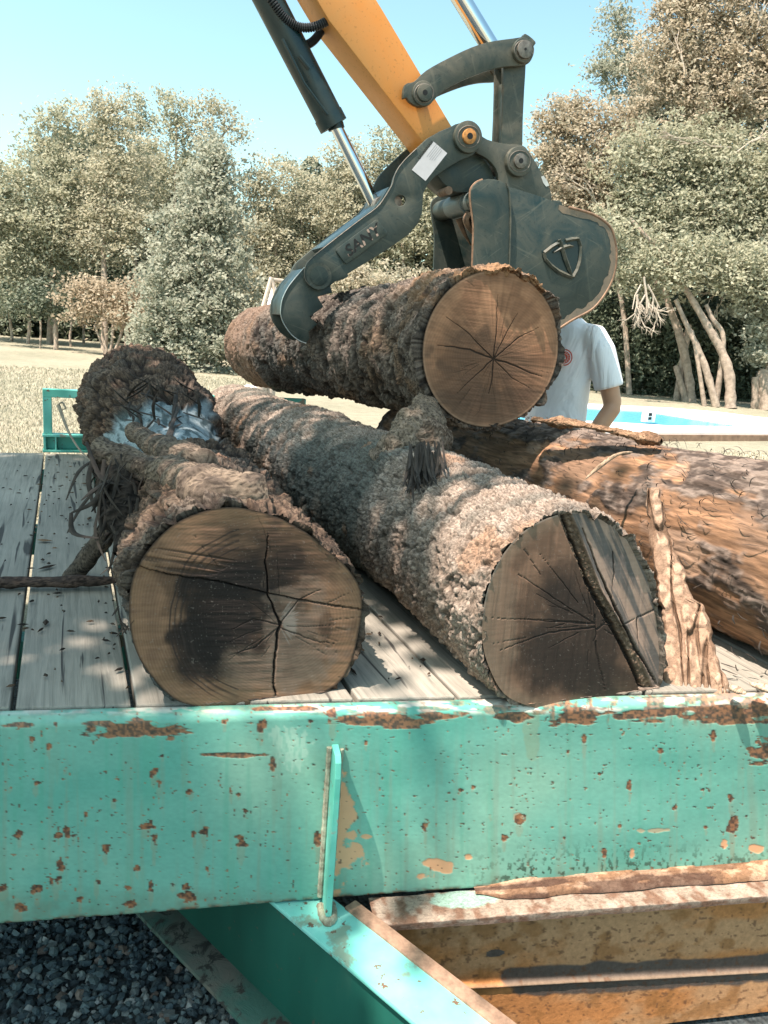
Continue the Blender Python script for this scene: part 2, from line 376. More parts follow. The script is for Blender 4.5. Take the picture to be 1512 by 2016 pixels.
# ------------------------------------------------------------------ trailer
TR = tag(empty('flatbed_trailer', (1.0, 2.5, 0)), 'rusty mint green flatbed trailer with grey wooden deck carrying the cut logs', 'trailer')
BA = np.array([-.118, 1.42]); BD = np.array([.98488667, -.17320004]); BN = np.array([.17320004, .98488667])
def bp(s, n, z): q = BA + BD*s + BN*n; return np.array([q[0], q[1], z])      # along the beam, behind its face, height
def blob(px, py, cx, cy, rx, ry, nz, k=.8):
    d = np.sqrt(((px-cx)/rx)**2 + ((py-cy)/ry)**2) + (nz-.5)*k*2
    return ss(1.08, .92, d)
def beam():
    ns, nz_ = 900, 260
    s = np.linspace(-.55, 2.3, ns)
    prof = []                                                           # back top edge, over the round top, down the face, under
    T, Bz, R, dep = .818, .386, .020, .036
    prof += [(dep, T-.02), (dep, T-.004), (dep-.006, T)]
    for a in np.linspace(0, pi/2, 16): prof.append((R - R*sin(a), T - R + R*cos(a)))
    for z in np.linspace(T-R, Bz+.008, nz_)[1:]: prof.append((0, z))
    for a in np.linspace(0, pi/2, 4)[1:]: prof.append((.008-.008*cos(a), Bz+.008-.008*sin(a)))
    prof.append((dep, Bz)); prof.append((dep, T-.02))
    prof = np.array(prof); npf = len(prof)
    Sg, Pn = np.meshgrid(s, np.arange(npf), indexing='ij'); Sg = Sg.ravel(); pn = prof[Pn.ravel()]
    wob = (fbm(P3(Sg*3, pn[:,1]*6), 3, 3)-.5)*.008
    n_ = pn[:,0] + np.where(pn[:,0] < .02, wob, 0)
    V = np.stack([BA[0]+BD[0]*Sg+BN[0]*n_, BA[1]+BD[1]*Sg+BN[1]*n_, pn[:,1]], 1)
    px, py = pix(V); q = P3(px/18, py/18)
    nz = fbm(q, 4, 11); nzf = fbm(q*4, 3, 12); big = fbm(P3(px/260, py/190), 3, 13); streak = fbm(P3(px/14, py/300), 3, 14)
    c = np.tile(np.array([.165,.41,.33]), (len(V),1))
    c = mixc(c, (.26,.46,.35), ss(.45,.72,big)*.8); c = mixc(c, (.065,.33,.265), ss(.5,.25,big)*.6)
    c *= (1+.10*(fbm(P3(px/7, py/4),3,15)-.5)*2)[:,None]
    c = mixc(c, (.09,.36,.26), ss(.6,.8,streak)*.35)
    c = mixc(c, (.42,.58,.47), blob(px,py,575,1475,42,48,nz)*.5*ss(.4,.6,fbm(P3(px/5,py/16),2,9)))
    c = mixc(c, (.30,.30,.17), blob(px,py,1045,1440,16,55,nz,.5)*.35)
    peach = np.zeros(len(V)); rust = np.zeros(len(V)); halo = np.zeros(len(V))
    for cx,cy,rx,ry in [(96,108,5,7),(111,68,5,4),(70,185,7,6),(63,95,5,5),(168,243,4,6),(224,216,8,4),(38,283,9,7),(115,285,5,5),(131,278,7,9),(145,285,5,5),(303,162,9,7),(313,185,5,9),(288,265,13,8),(303,290,9,12),(208,313,7,8),(119,340,7,12),(270,348,6,7),(375,198,7,5),(382,285,4,6),(402,275,7,9),(475,297,11,12),(455,198,5,6),(482,236,4,4),(73,392,9,9),(110,376,9,9),(190,376,6,8),(297,385,6,9),(340,380,6,4),(365,390,6,8),(375,410,19,12),(255,388,7,3),(158,412,5,6),(35,425,14,14),(255,420,13,7),(5,388,16,6),(720,103,3,4),(806,83,3,3),(837,265,5,9),(1022,253,11,9),(992,290,5,6),(1240,187,4,9),(1330,230,6,7),(1442,262,8,16),(1405,88,5,9),(1437,212,4,6),(965,245,4,3),(905,195,5,3),(513,68,8,10),(442,60,5,5),(128,152,4,3),(320,128,5,3),(1180,165,3,3),(1118,120,3,3),(930,190,3,3),(1220,265,4,4),(1390,270,4,4),(1110,290,4,4),(625,290,7,11),(1190,320,4,8),(848,350,4,4),(20,190,3,4),(410,350,4,4),(470,205,4,3),(610,60,5,4),(655,45,12,14),(1150,95,5,9),(1300,120,4,5),(1385,195,3,3)]:
        b = blob(px,py,cx,cy+1360,rx*.95,ry*.95,fbm(P3(px/9,py/9),3,int(cx)%7),1.5)*.95; rust = np.maximum(rust,b)
        halo = np.maximum(halo, blob(px,py,cx,cy+1360+ry*1.6,rx*.7,ry*2.6,nz,.5)*.28)
    for cx,cy,rx,ry,k in [(265,76,92,15,1.1),(480,127,72,4,.9),(537,142,6,16,.5),(755,58,78,17,1.0),(1020,52,36,9,1.2),(1130,50,46,16,1.3),(1290,45,90,13,1.1),(1460,45,110,20,1.1),(860,50,60,7,1.2),(40,68,26,5,.8),(580,36,60,5,1.2),(1500,120,26,20,1.6)]:
        rust = np.maximum(rust, blob(px,py,cx,cy+1360,rx,ry,fbm(P3(px/34,py/9),4,21),k)*.92)
    drip = ss(.56,.66,fbm(P3(px/9,py/70),3,31))*ss(1440,1405,py)*ss(900,1050,px)
    rust = np.maximum(rust, drip*.8)
    topn = ss(.50,.60,fbm(P3(px/22,py/9),4,33))*ss(1425,1400,py)
    rust = np.maximum(rust, topn*(.30+.4*ss(500,1100,px)))
    wht = ss(.48,.58,fbm(P3(px/40,py/7),3,37))*ss(1412,1396,py); c = mixc(c, (.72,.62,.56), wht*.7)
    for cx,cy,rx,ry in [(866,342,24,8),(880,352,9,6),(828,366,18,12),(922,328,6,5),(1425,302,8,11),(1480,310,15,9),(720,287,9,4),(676,225,18,40),(684,330,32,32),(665,285,14,90),(694,285,11,10),(698,248,9,17),(1245,318,5,9),(1022,250,14,12),(1290,275,24,4)]:
        peach = np.maximum(peach, blob(px,py,cx,cy+1360,rx,ry,fbm(P3(px/22,py/22),4,17),1.3)*(.55 if (rx,ry) in ((14,12),(24,4)) else 1))
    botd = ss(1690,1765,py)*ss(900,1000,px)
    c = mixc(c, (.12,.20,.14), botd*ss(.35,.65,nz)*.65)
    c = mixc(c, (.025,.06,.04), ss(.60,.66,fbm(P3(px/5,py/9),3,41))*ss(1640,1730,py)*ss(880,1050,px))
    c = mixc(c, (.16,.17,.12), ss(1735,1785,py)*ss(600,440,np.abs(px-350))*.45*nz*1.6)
    c = mixc(c, (.35,.25,.15), halo); c = mixc(c, (.24,.30,.22), ss(.56,.72,fbm(P3(px/10,py/240),3,16))*ss(1400,1560,py)*.35); c = mixc(c, (.68,.36,.20), peach)
    rc = mixc(np.tile(np.array([.11,.045,.028]),(len(V),1)), (.32,.13,.06), ss(.4,.65,nzf)); rc = mixc(rc, (.035,.02,.018), ss(.62,.8,1-nzf))
    eb = ss(.42,.60,fbm(P3(px/16,py/9),3,43))*np.maximum(ss(.402,.388,pn[:,1]), 0); rust = np.maximum(rust, eb*.9)
    spk = ss(.80,.82,fbm(P3(px/5.5,py/5.5),2,47)); rust = np.maximum(rust, spk*.85)
    c = c*(1-rust[:,None]) + rc*rust[:,None]
    raised = np.maximum(rust, peach); front = pn[:,0] < .02
    V[front] += np.array([BN[0],BN[1],0])*(raised[front,None]*.0009)
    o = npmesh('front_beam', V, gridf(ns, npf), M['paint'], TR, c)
    tag(o, 'mint green cross beam spotted with rust chips')
beam()
M['mint'] = m_metal('mint_paint', (.10,.47,.36), (.20,.56,.44), .4, .42, 6, False)
def m_mint():                                                           # chipped mint paint for small steel parts
    t = NT('chipped_mint_paint'); n = t.noise(14, 6, .6); n2 = t.noise(38, 6, .65, dist=.5); n3 = t.noise(7, 4)
    c = t.ramp(n3, [(.3,(.07,.36,.28)),(.6,(.16,.54,.46)),(.8,(.28,.66,.60))])
    c = t.mix(t.ramp(n, [(.60,0),(.64,.8)]), c, (.34,.22,.15)); c = t.mix(t.ramp(n2, [(.63,0),(.65,1)]), c, (.13,.06,.04))
    t.col(c); t.rough(.5); t.bump(n2, .3, .001); return t.m
M['chip'] = m_mint()
def m_shadedgreen():  # green darkened in its colour for the shade under the flange
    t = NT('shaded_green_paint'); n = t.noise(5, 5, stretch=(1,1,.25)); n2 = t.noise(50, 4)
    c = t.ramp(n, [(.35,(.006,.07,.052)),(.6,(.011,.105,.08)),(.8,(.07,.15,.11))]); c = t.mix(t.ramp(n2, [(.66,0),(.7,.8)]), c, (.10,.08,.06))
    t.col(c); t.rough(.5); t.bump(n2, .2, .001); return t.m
# upright fin on the face of the beam
fs = .608
fin = MB()
def finq(s0, n0, s1, n1):
    prof = [(0,.745),(-.035,.742),(-.046,.730),(-.052,.70),(-.056,.386),(0,.386)]
    V = [bp(s0+(.002 if k else 0), n, z) for k,(n,z) in enumerate(prof)] + [bp(s1, n, z) for n,z in prof]
    m = len(prof); fin.add(V, [tuple(range(m))[::-1], tuple(range(m,2*m))] + [(k,(k+1)%m,m+(k+1)%m,m+k) for k in range(m)])
finq(fs-.008, 0, fs+.006, 0)
fo = fin.build('stiffener_fin', M['chip'], TR, bevel=.0012, seg=1)
# weld bead
wb = MB(); wb.sweep([bp(fs-.011, -.002, z) for z in np.linspace(.40,.74,30)], [.006+.0018*rnd.random() for _ in range(30)], 8)
wb.sweep([bp(fs+.011, -.002, z) for z in np.linspace(.40,.735,30)], [.005+.0018*rnd.random() for _ in range(30)], 8)
wb.sweep([bp(fs+.012*cos(a), -.03+.034*sin(a)*-1, .388) for a in np.linspace(-.4,pi+.4,24)], [.007+.003*rnd.random() for _ in range(24)], 8)
wb.build('weld_bead', plain('dirty_weld', (.33,.36,.27), .8, 0, .5, 60, .6, .002, (.14,.10,.07)), TR, smooth=True)
# diagonal channel: top flange, web, bottom flange
def zq(name, pts, z0, z1, mat, bevel=.003, sub=None):
    return plate(name, [(*p, z1) for p in pts], (0,0,z0-z1), mat, TR, bevel)
A1 = onz(545,1782,.384)[:2]; A2 = onz(825,2021,.384)[:2]; B1 = onz(735,1830,.384)[:2]; B2 = onz(1040,2016,.384)[:2]
dA = (A2-A1); dA /= np.linalg.norm(dA)
far = lambda a, b, t: a + (b-a)*t
A0 = A1 - dA*.12; A3 = A1 + dA*1.6; B0 = B1 - dA*.2; B3 = B1 + dA*1.6
def m_flange():
    t = NT('flange_paint'); n = t.noise(16, 6, .6); n2 = t.noise(45, 6, .65); n3 = t.noise(5, 5)
    c = t.ramp(n3, [(.3,(.12,.48,.40)),(.55,(.22,.62,.56)),(.75,(.45,.78,.76))])
    c = t.mix(t.ramp(n, [(.56,0),(.62,.75)]), c, (.22,.24,.17)); c = t.mix(t.ramp(n2, [(.62,0),(.65,1)]), c, (.16,.09,.06))
    t.col(c); t.rough(.45); t.bump(n2, .4, .001); return t.m
plate('drawbar_top_flange', [(*p, .384) for p in (A0, A3, B3, B0)], (0,0,-.012), m_flange(), TR, .003)
nb = np.array([dA[1], -dA[0]]);
if nb @ (B1-A1) < 0: nb = -nb
E0, E3 = B0 - nb*.004, B3 - nb*.004                                   # rusty angle welded along the flange's right edge
plate('drawbar_edge_angle', [(*p, .389) for p in (E0+dA*.12, E3, E3+nb*.032, E0+nb*.032+dA*.12)], (0,0,-.05), plain('brown_rust_steel', (.30,.19,.13), .8, 0, .45, 50, .5, .002), TR, .003)
w0, w3 = A0 + nb*.012 - dA*.6, A3 + nb*.012
plate('drawbar_web', [(*w0,.3718), (*w3,.3718), (*w3,.122), (*w0,.122)], (nb[0]*.01, nb[1]*.01, 0), m_shadedgreen(), TR, .001)
w0 = w0 + dA*.6
def m_dirtflange():
    t = NT('dirty_flange'); n = t.noise(22, 6, .65, dist=.6); n2 = t.noise(6, 4)
    c = t.mix(t.ramp(n2, [(.42,0),(.6,1)]), (.04,.11,.09), (.13,.12,.10)); c = t.mix(t.ramp(n, [(.54,0),(.6,1)]), c, (.035,.032,.028))
    t.col(c); t.rough(.9); t.bump(n, .8, .006); return t.m
q0, q3 = w0 - dA*.45 - nb*.075, w3 - nb*.075
plate('drawbar_bottom_flange', [(*q0,.1215), (*q3,.1215), (*(w3+nb*.03),.1215), (*(w0+nb*.03-dA*.45),.1215)], (0,0,-.012), m_dirtflange(), TR, .003)
# rusty lower member on the right: beige ledge, flaking strip, yellow rusted web with a ridge
def ledge():
    ns, nn = 460, 34
    s = np.linspace(.70, 2.3, ns); t = np.linspace(0, 1, nn)
    S_, T_ = [a.ravel() for a in np.meshgrid(s, t, indexing='ij')]
    dep = .078 + .012*(S_-.7)
    n = np.where(T_ < .7, -dep*T_/.7, -dep); z = np.where(T_ < .7, .383, .383 - (T_-.7)/.3*.016)
    h = (fbm(P3(S_*30, T_*3), 4, 51)-.5)*.004
    V = np.stack([BA[0]+BD[0]*S_+BN[0]*n, BA[1]+BD[1]*S_+BN[1]*n, z+h], 1)
    nz = fbm(P3(S_*60, T_*5), 5, 52); c = mixc(np.tile(np.array([.36,.29,.23]),(len(V),1)), (.22,.13,.09), ss(.40,.66,nz))
    c = mixc(c, (.50,.38,.31), ss(.55,.75,fbm(P3(S_*24,T_*3),4,53))); c = mixc(c, (.30,.50,.42), blob(S_,T_,.9,.2,.07,.25,nz,.4)*.8)
    c = mixc(c, (.16,.09,.06), ss(.75,.95,T_)*.6)
    npmesh('rusty_ledge', V, gridf(ns, nn), M['bark'], TR, c)
    # flaking rust crust on top of the ledge
    s = np.linspace(.93, 2.3, 420); t = np.linspace(0, 1, 26); S_, T_ = [a.ravel() for a in np.meshgrid(s, t, indexing='ij')]
    edge = .024*ss(.93,1.0,S_)+.006+.014*fbm(P3(S_*14, S_*0), 3, 54)+.012*(S_-.93)
    n = -edge*T_; lay = np.floor(fbm(P3(S_*9, T_*2.4+S_*2), 3, 55)*7)/7
    z = .386 + (.006+.022*lay*ss(.93,1.05,S_))*np.sqrt(np.clip(1-T_**3,0,1))
    V = np.stack([BA[0]+BD[0]*S_+BN[0]*n, BA[1]+BD[1]*S_+BN[1]*n, z], 1)
    nz = fbm(P3(S_*40, T_*3), 4, 56); c = mixc(np.tile(np.array([.30,.17,.10]),(len(V),1)), (.52,.34,.23), ss(.45,.6,nz)); c = mixc(c, (.06,.035,.03), ss(.5,.35,lay)*.8)
    tag(npmesh('rust_crust', V, gridf(420, 26), M['bark'], TR, c), 'thick layered flaking rust along the ledge')
ledge()
def lower_web():
    ns, nz_ = 420, 170
    s = np.linspace(.66, 2.4, ns); z = np.linspace(.372, .02, nz_); S_, Z_ = [a.ravel() for a in np.meshgrid(s, z, indexing='ij')]
    zr = .183-.061*(S_-.95)
    n = -.048 - .005*np.exp(-((Z_-zr)/.005)**2) - .004*ss(zr+.004, zr-.002, Z_) + (fbm(P3(S_*8,Z_*8),3,60)-.5)*.004
    V = np.stack([BA[0]+BD[0]*S_+BN[0]*n, BA[1]+BD[1]*S_+BN[1]*n, Z_], 1)
    nz = fbm(P3(S_*22, Z_*22), 5, 61); nb_ = fbm(P3(S_*7, Z_*12), 4, 62); sp = fbm(P3(S_*110,Z_*110),3,63)
    c = mixc(np.tile(np.array([.55,.235,.085]),(len(V),1)), (.55,.30,.15), ss(.4,.6,nb_)); c = mixc(c, (.34,.15,.05), ss(.55,.7,nz)*.7)
    band = np.exp(-((Z_-(zr+.020))/.022)**2)*ss(.98,1.02,S_)*1.15 + np.exp(-((Z_-zr+.02)/.018)**2)*.75*ss(1.0,1.05,S_)
    band = np.maximum(band, blob(S_,Z_,.98,.262,.028,.012,nz,.6)*.9)
    c = mixc(c, (.10,.085,.075), np.clip(ss(.38,.55,band*.55+nz*.45)*.95, 0, 1)*ss(.25,.5,band+nz*.3))
    c = mixc(c, (.34,.24,.16), np.exp(-((Z_-zr)/.004)**2)*.6); c = mixc(c, (.14,.07,.04), ss(.66,.74,sp)*.7)
    npmesh('rusted_yellow_web', V, gridf(ns, nz_), m_vcol('rusted_yellow', .75, 90, .25, .5, .002, spec=.2), TR, c)
lower_web()
# deck boards
def m_deck():
    t = NT('weathered_boards'); g1 = t.noise(1, 6, .65, stretch=(75, 3.2, 75), dist=.7); g2 = t.noise(1, 3, .5, stretch=(26, 1.4, 26), dist=1.2); n = t.noise(2.2, 5)
    c = t.ramp(g1, [(.25,(.14,.135,.115)),(.5,(.285,.265,.225)),(.8,(.37,.335,.285))])
    c = t.mix(t.ramp(g2, [(.63,0),(.67,1)]), c, (.055,.05,.045)); c = t.mix(1, c, t.ramp(n, [(.3,.72),(.7,1.12)]), 'MULTIPLY')
    t.col(c); t.rough(.85); b = t.bump(g1, .55, .003); t.bump(g2, .5, .004, b); return t.m
MD = m_deck()
edges = [-1.36 + .21*k for k in range(17)]
r_ = random.Random(4)
for k, x in enumerate(edges[:-1]):
    yf = BA[1] + (x+.1-BA[0])*BD[1]/BD[0] + .042
    b = MB(); dz = r_.uniform(-.003, .002); y0, y1 = yf, 4.13 + r_.uniform(-.02,.03)
    sl = BD[1]/BD[0]*.1; dz = min(dz, 0)
    V = [(x+.005,y0-sl,.78),(x+.205,y0+sl,.78),(x+.205,y1,.78),(x+.005,y1,.78),(x+.005,y0-sl,.82+dz),(x+.205,y0+sl,.82+dz),(x+.205,y1,.82+dz),(x+.005,y1,.82+dz)]
    b.add(V, [(0,3,2,1),(4,5,6,7),(0,1,5,4),(1,2,6,5),(2,3,7,6),(3,0,4,7)])
    b.build('deck_board', MD, TR, bevel=.004)
sb = MB()
for y in (1.9, 2.9, 3.9): sb.box((.3, y, .73), (1.65, .03, .048))
for x in (-1.0, 1.7): sb.box((x, 2.95, .61), (.04, 1.2, .07))
sb.build('deck_joist', M['chip'], TR, bevel=.003)
# rear rail frame
rr = MB()
rr.box((-.085, 4.15, 1.0), (.020, .020, .090)); rr.box((.55, 4.15, 1.110), (.655, .020, .020)); rr.box((1.19, 4.15, 1.0), (.020,.020,.090))
o = rr.build('rear_rail', M['chip'], TR, bevel=.003)
r2 = MB(); r2.box((.55, 4.155, .905), (.66, .034, .006)); r2.box((.55, 4.175, .867), (.655, .004, .032)); r2.box((.55, 4.155, .829), (.66,.034,.006)); r2.box((-.05,4.145,.867),(.004,.02,.032)); r2.box((-.10,4.155,.867),(.006,.03,.032))
r2.build('rear_channel', M['chip'], TR, bevel=.002)
# running gear far enough under the deck to stand on
for x in (-1.05, 1.75):
    wh = MB()
    for y in (3.3,):
        V = []; prof = [(.30,-.10),(.36,-.09),(.38,-.05),(.38,.05),(.36,.09),(.30,.10),(.18,.07),(.05,.05),(.05,-.05),(.18,-.07)]
        for a in range(32):
            for rr_, xx in prof: V.append((x+xx, y+rr_*cos(2*pi*a/32), .39+rr_*sin(2*pi*a/32)))
        m = len(prof); wh.add(V, [(a*m+k, a*m+(k+1)%m, ((a+1)%32)*m+(k+1)%m, ((a+1)%32)*m+k) for a in range(32) for k in range(m)])
    wh.build('wheel', M['rubber'], TR, smooth=True)

# ------------------------------------------------------------------ logs
def log_axis(keys, y):
    K = np.array(keys, float); return np.stack([np.interp(y, K[:,0], K[:,j]) for j in (1,2,3)], 1)      # keys (y, x, z, r)
def outline_fn(pts, y0, c):
    if pts is None: return lambda th: np.ones_like(th)
    P = np.array([ony(x, y, y0) for x, y in pts]); dx, dz = P[:,0]-c[0], P[:,2]-c[1]
    a = np.arctan2(dz, dx); r = np.hypot(dx, dz)/c[2]; o = np.argsort(a); a, r = a[o], r[o]
    a = np.concatenate([a[-3:]-2*pi, a, a[:3]+2*pi]); r = np.concatenate([r[-3:], r, r[:3]])
    def f(th):
        t = (th+pi) % (2*pi) - pi; return (np.interp(t, a, r)+np.interp(t+.06, a, r)+np.interp(t-.06, a, r))/3
    return f
def make_log(name, label, keys, barkfn, facefn, pts=None, tl=2.6, nt=420, nth=420, thick=.014, seed=1, facem='cut', barkm='bark', blendy=.9, vis=1.9):
    y0, y1 = keys[0][0], keys[-1][0]
    root = tag(empty(name, (keys[0][1], (y0+y1)/2, .82)), label, 'log')
    y = y0 + (y1-y0)*np.linspace(0,1,nt)**1.35; th = np.linspace(-pi, pi, nth, endpoint=False); th = th - .55*np.sin(th-vis) + .55*np.sin(-pi-vis)*0; th = (th+pi) % (2*pi) - pi; th.sort()
    Y, T = [a.ravel() for a in np.meshgrid(y, th, indexing='ij')]
    ax = log_axis(keys, Y); of = outline_fn(pts, y0, (ax[0,0], ax[0,1], ax[0,2]))
    k = ss(blendy, 0, Y-y0); R = ax[:,2]*(of(T)*k + (1-k)*1.0)
    endr = np.sqrt(np.clip((y1-Y)/.07, 0, 1)); R = R*(.80+.2*np.clip(endr,0,1))
    B = np.stack([ax[:,0]+R*np.cos(T), Y, ax[:,1]+R*np.sin(T)], 1)
    h, c, jy = barkfn(B, T, Y, R, seed)
    rim = ss(0, .01, Y-y0)
    R2 = R + h
    V = np.stack([ax[:,0]+R2*np.cos(T), Y + jy*ss(.25,0,Y-y0), ax[:,1]+R2*np.sin(T)], 1)
    V[:,2] = np.maximum(V[:,2], .8205 + .002*np.abs(np.sin(T*40)))
    # closing rings: near rim goes in to the wood, far end closes
    r0 = R[:nth]; a0 = ax[:nth]; tt = T[:nth]
    inner = np.stack([a0[:,0]+(r0*.97)*np.cos(tt), np.full(nth, y0+.012), a0[:,1]+(r0*.97)*np.sin(tt)], 1)
    a1 = ax[-1]; end = np.tile(np.array([[a1[0], y1+.01, a1[1]]]), (nth,1)); 
    V = np.vstack([inner, V, end]); c = np.vstack([c[:nth]*.6, c, c[-nth:]*.5]); V[nth:2*nth,1] = np.minimum(V[nth:2*nth,1], y0+.004)
    npmesh('bark', V, gridf(nt+2, nth, True), M[barkm], root, c)
    # sawn face
    if facefn:
        nr, na = 230, 560
        rr = np.linspace(0, 1, nr); aa = np.linspace(-pi, pi, na, endpoint=False); Rr, Aa = [a.ravel() for a in np.meshgrid(rr, aa, indexing='ij')]
        rad = a0[0,2]*of(Aa)*(.995)*Rr
        Vf = np.stack([a0[0,0]+rad*np.cos(Aa), np.full(len(Aa), y0), a0[0,1]+rad*np.sin(Aa)], 1)
        px, py = pix(Vf); cf, dep = facefn(px, py, Rr, Aa)
        Vf[:,1] += dep
        npmesh('sawn_face', Vf, gridf(nr, na, True), M[facem], root, cf)
    return root
def sblob(px, py, cx, cy, rx, ry, nz, k=.8):
    d = np.sqrt(((px-cx)/rx)**2 + ((py-cy)/ry)**2) + (nz-.5)*k*2
    return ss(1.22, .72, d)
def vcrack(px, py, line, w, seed=0, wob=3):
    """distance mask to a polyline in photo pixels, width tapering by per-point widths"""
    px = px + (fbm(P3(px/14, py/14), 3, 70+seed)-.5)*2*wob; py = py + (fbm(P3(px/14, py/14), 3, 75+seed)-.5)*2*wob
    best = np.zeros_like(px); L = line; n = len(L)
    for i in range(n-1):
        (x0,y0),(x1,y1) = L[i], L[i+1]; dx, dy = x1-x0, y1-y0; l2 = dx*dx+dy*dy
        t = np.clip(((px-x0)*dx+(py-y0)*dy)/l2, 0, 1); d = np.hypot(px-x0-t*dx, py-y0-t*dy)
        ww = (w[i]*(1-t)+w[i+1]*t) if hasattr(w, '__len__') else w
        best = np.maximum(best, ss(1.3, .6, d/(ww+1e-6)))
    return best

def rings(px, py, cx, cy, sx, sy, per, seed, warp=.06):
    dx, dy = (px-cx)/sx, (py-cy)/sy; a = np.arctan2(dy, dx); r = np.hypot(dx, dy)
    r = r*(1+warp*(fbm(P3(np.cos(a)*1.5+5, np.sin(a)*1.5+5, r*1.2), 3, seed)-.5)*2)
    return r, a, .5+.5*np.sin(r*per*2*pi), fbm(P3(r*per*1.7, a*0+3.3), 3, seed+3)
def radial_cracks(px, py, cx, cy, n, lmin, lmax, seed, w=1.1):
    rg = random.Random(seed); m = np.zeros_like(px)
    for k in range(n):
        a = rg.uniform(0, 2*pi); r0 = rg.uniform(4, 60) if rg.random() < .5 else rg.uniform(60, 200); L = rg.uniform(lmin, lmax)
        b = a+rg.uniform(-.12,.12)
        line = [(cx+r0*cos(a), cy+r0*sin(a)), (cx+(r0+L*.5)*cos((a+b)/2), cy+(r0+L*.5)*sin((a+b)/2)), (cx+(r0+L)*cos(b), cy+(r0+L)*sin(b))]
        m = np.maximum(m, vcrack(px, py, line, [w, w*.8, .2], k, 1.5)*rg.uniform(.5,1))
    return m

# ---- log A (left)
def barkA(B, T, Y, R, s):
    h1, d1, c1 = terr(B*np.array([11,8,11]), s, 9, .9); h2, d2, c2 = terr(B*np.array([30,17,30]), s+9, 6, .8)
    rope = np.abs(fbm(B*np.array([15,8,15]), 4, s+2)-.5)*2; fis = ss(.19,.02,rope)
    k1, e1, q1 = flake(B*np.array([48,34,48]), s+19, .08, 1.6, (.2,1.0,.4))
    h = -.015 + h1*.040 + h2*.012 + k1*.005 - fis*.016 + (fbm(B*7,3,s+4)-.5)*.024 + (fbm(B*120,2,s+5)-.5)*.003
    big = fbm(B*5, 3, s+20); c = mixc(np.tile(np.array([.13,.09,.066]),(len(B),1)), (.25,.175,.125), c1*.5+c2*.5); c = mixc(c, (.17,.155,.135), ss(.45,.7,big)*.5)
    c = mixc(c, (.42,.23,.14), ss(.60,.72,fbm(B*12,4,s+21))*.45)
    c = mixc(c, (.030,.022,.019), np.maximum(np.maximum(np.maximum(d1*.8, fis*.95), d2*.6), (1-e1)*.55))
    # bare, bark-less pale patch near the crook
    px, py = pix(B)
    bare = blob(px, py, 322, 852, 100, 62, fbm(P3(px/40,py/40),3,5), .45)*((Y > 2.3)&(Y < 3.5))*(np.sin(T) > .1)
    bare = np.maximum(bare, blob(px, py, 215, 905, 30, 55, fbm(P3(px/30,py/30),3,6), .4)*((Y > 2.2)&(Y < 3.6)))
    h = h*(1-bare) + bare*(-.006+.002*fbm(P3(B[:,0]*40, B[:,1]*9, B[:,2]*40),3,8))
    bc = mixc(np.tile(np.array([.36,.44,.47]),(len(B),1)), (.10,.14,.15), ss(.46,.64,fbm(P3(B[:,0]*50, B[:,1]*12, B[:,2]*50),4,9)))
    c = c*(1-bare[:,None]) + bc*bare[:,None]
    # lower left flank: smooth grey fibrous inner bark
    fl = ss(.15,-.25,np.sin(T)*1.0+.0)*ss(.0,-.4,np.cos(T))*ss(2.7,2.2,Y)
    h = h*(1-fl*.75); c = mixc(c, (.13,.145,.14), fl*.8)
    return h, c, (fbm(B*30,3,s+6)-.5)*.03
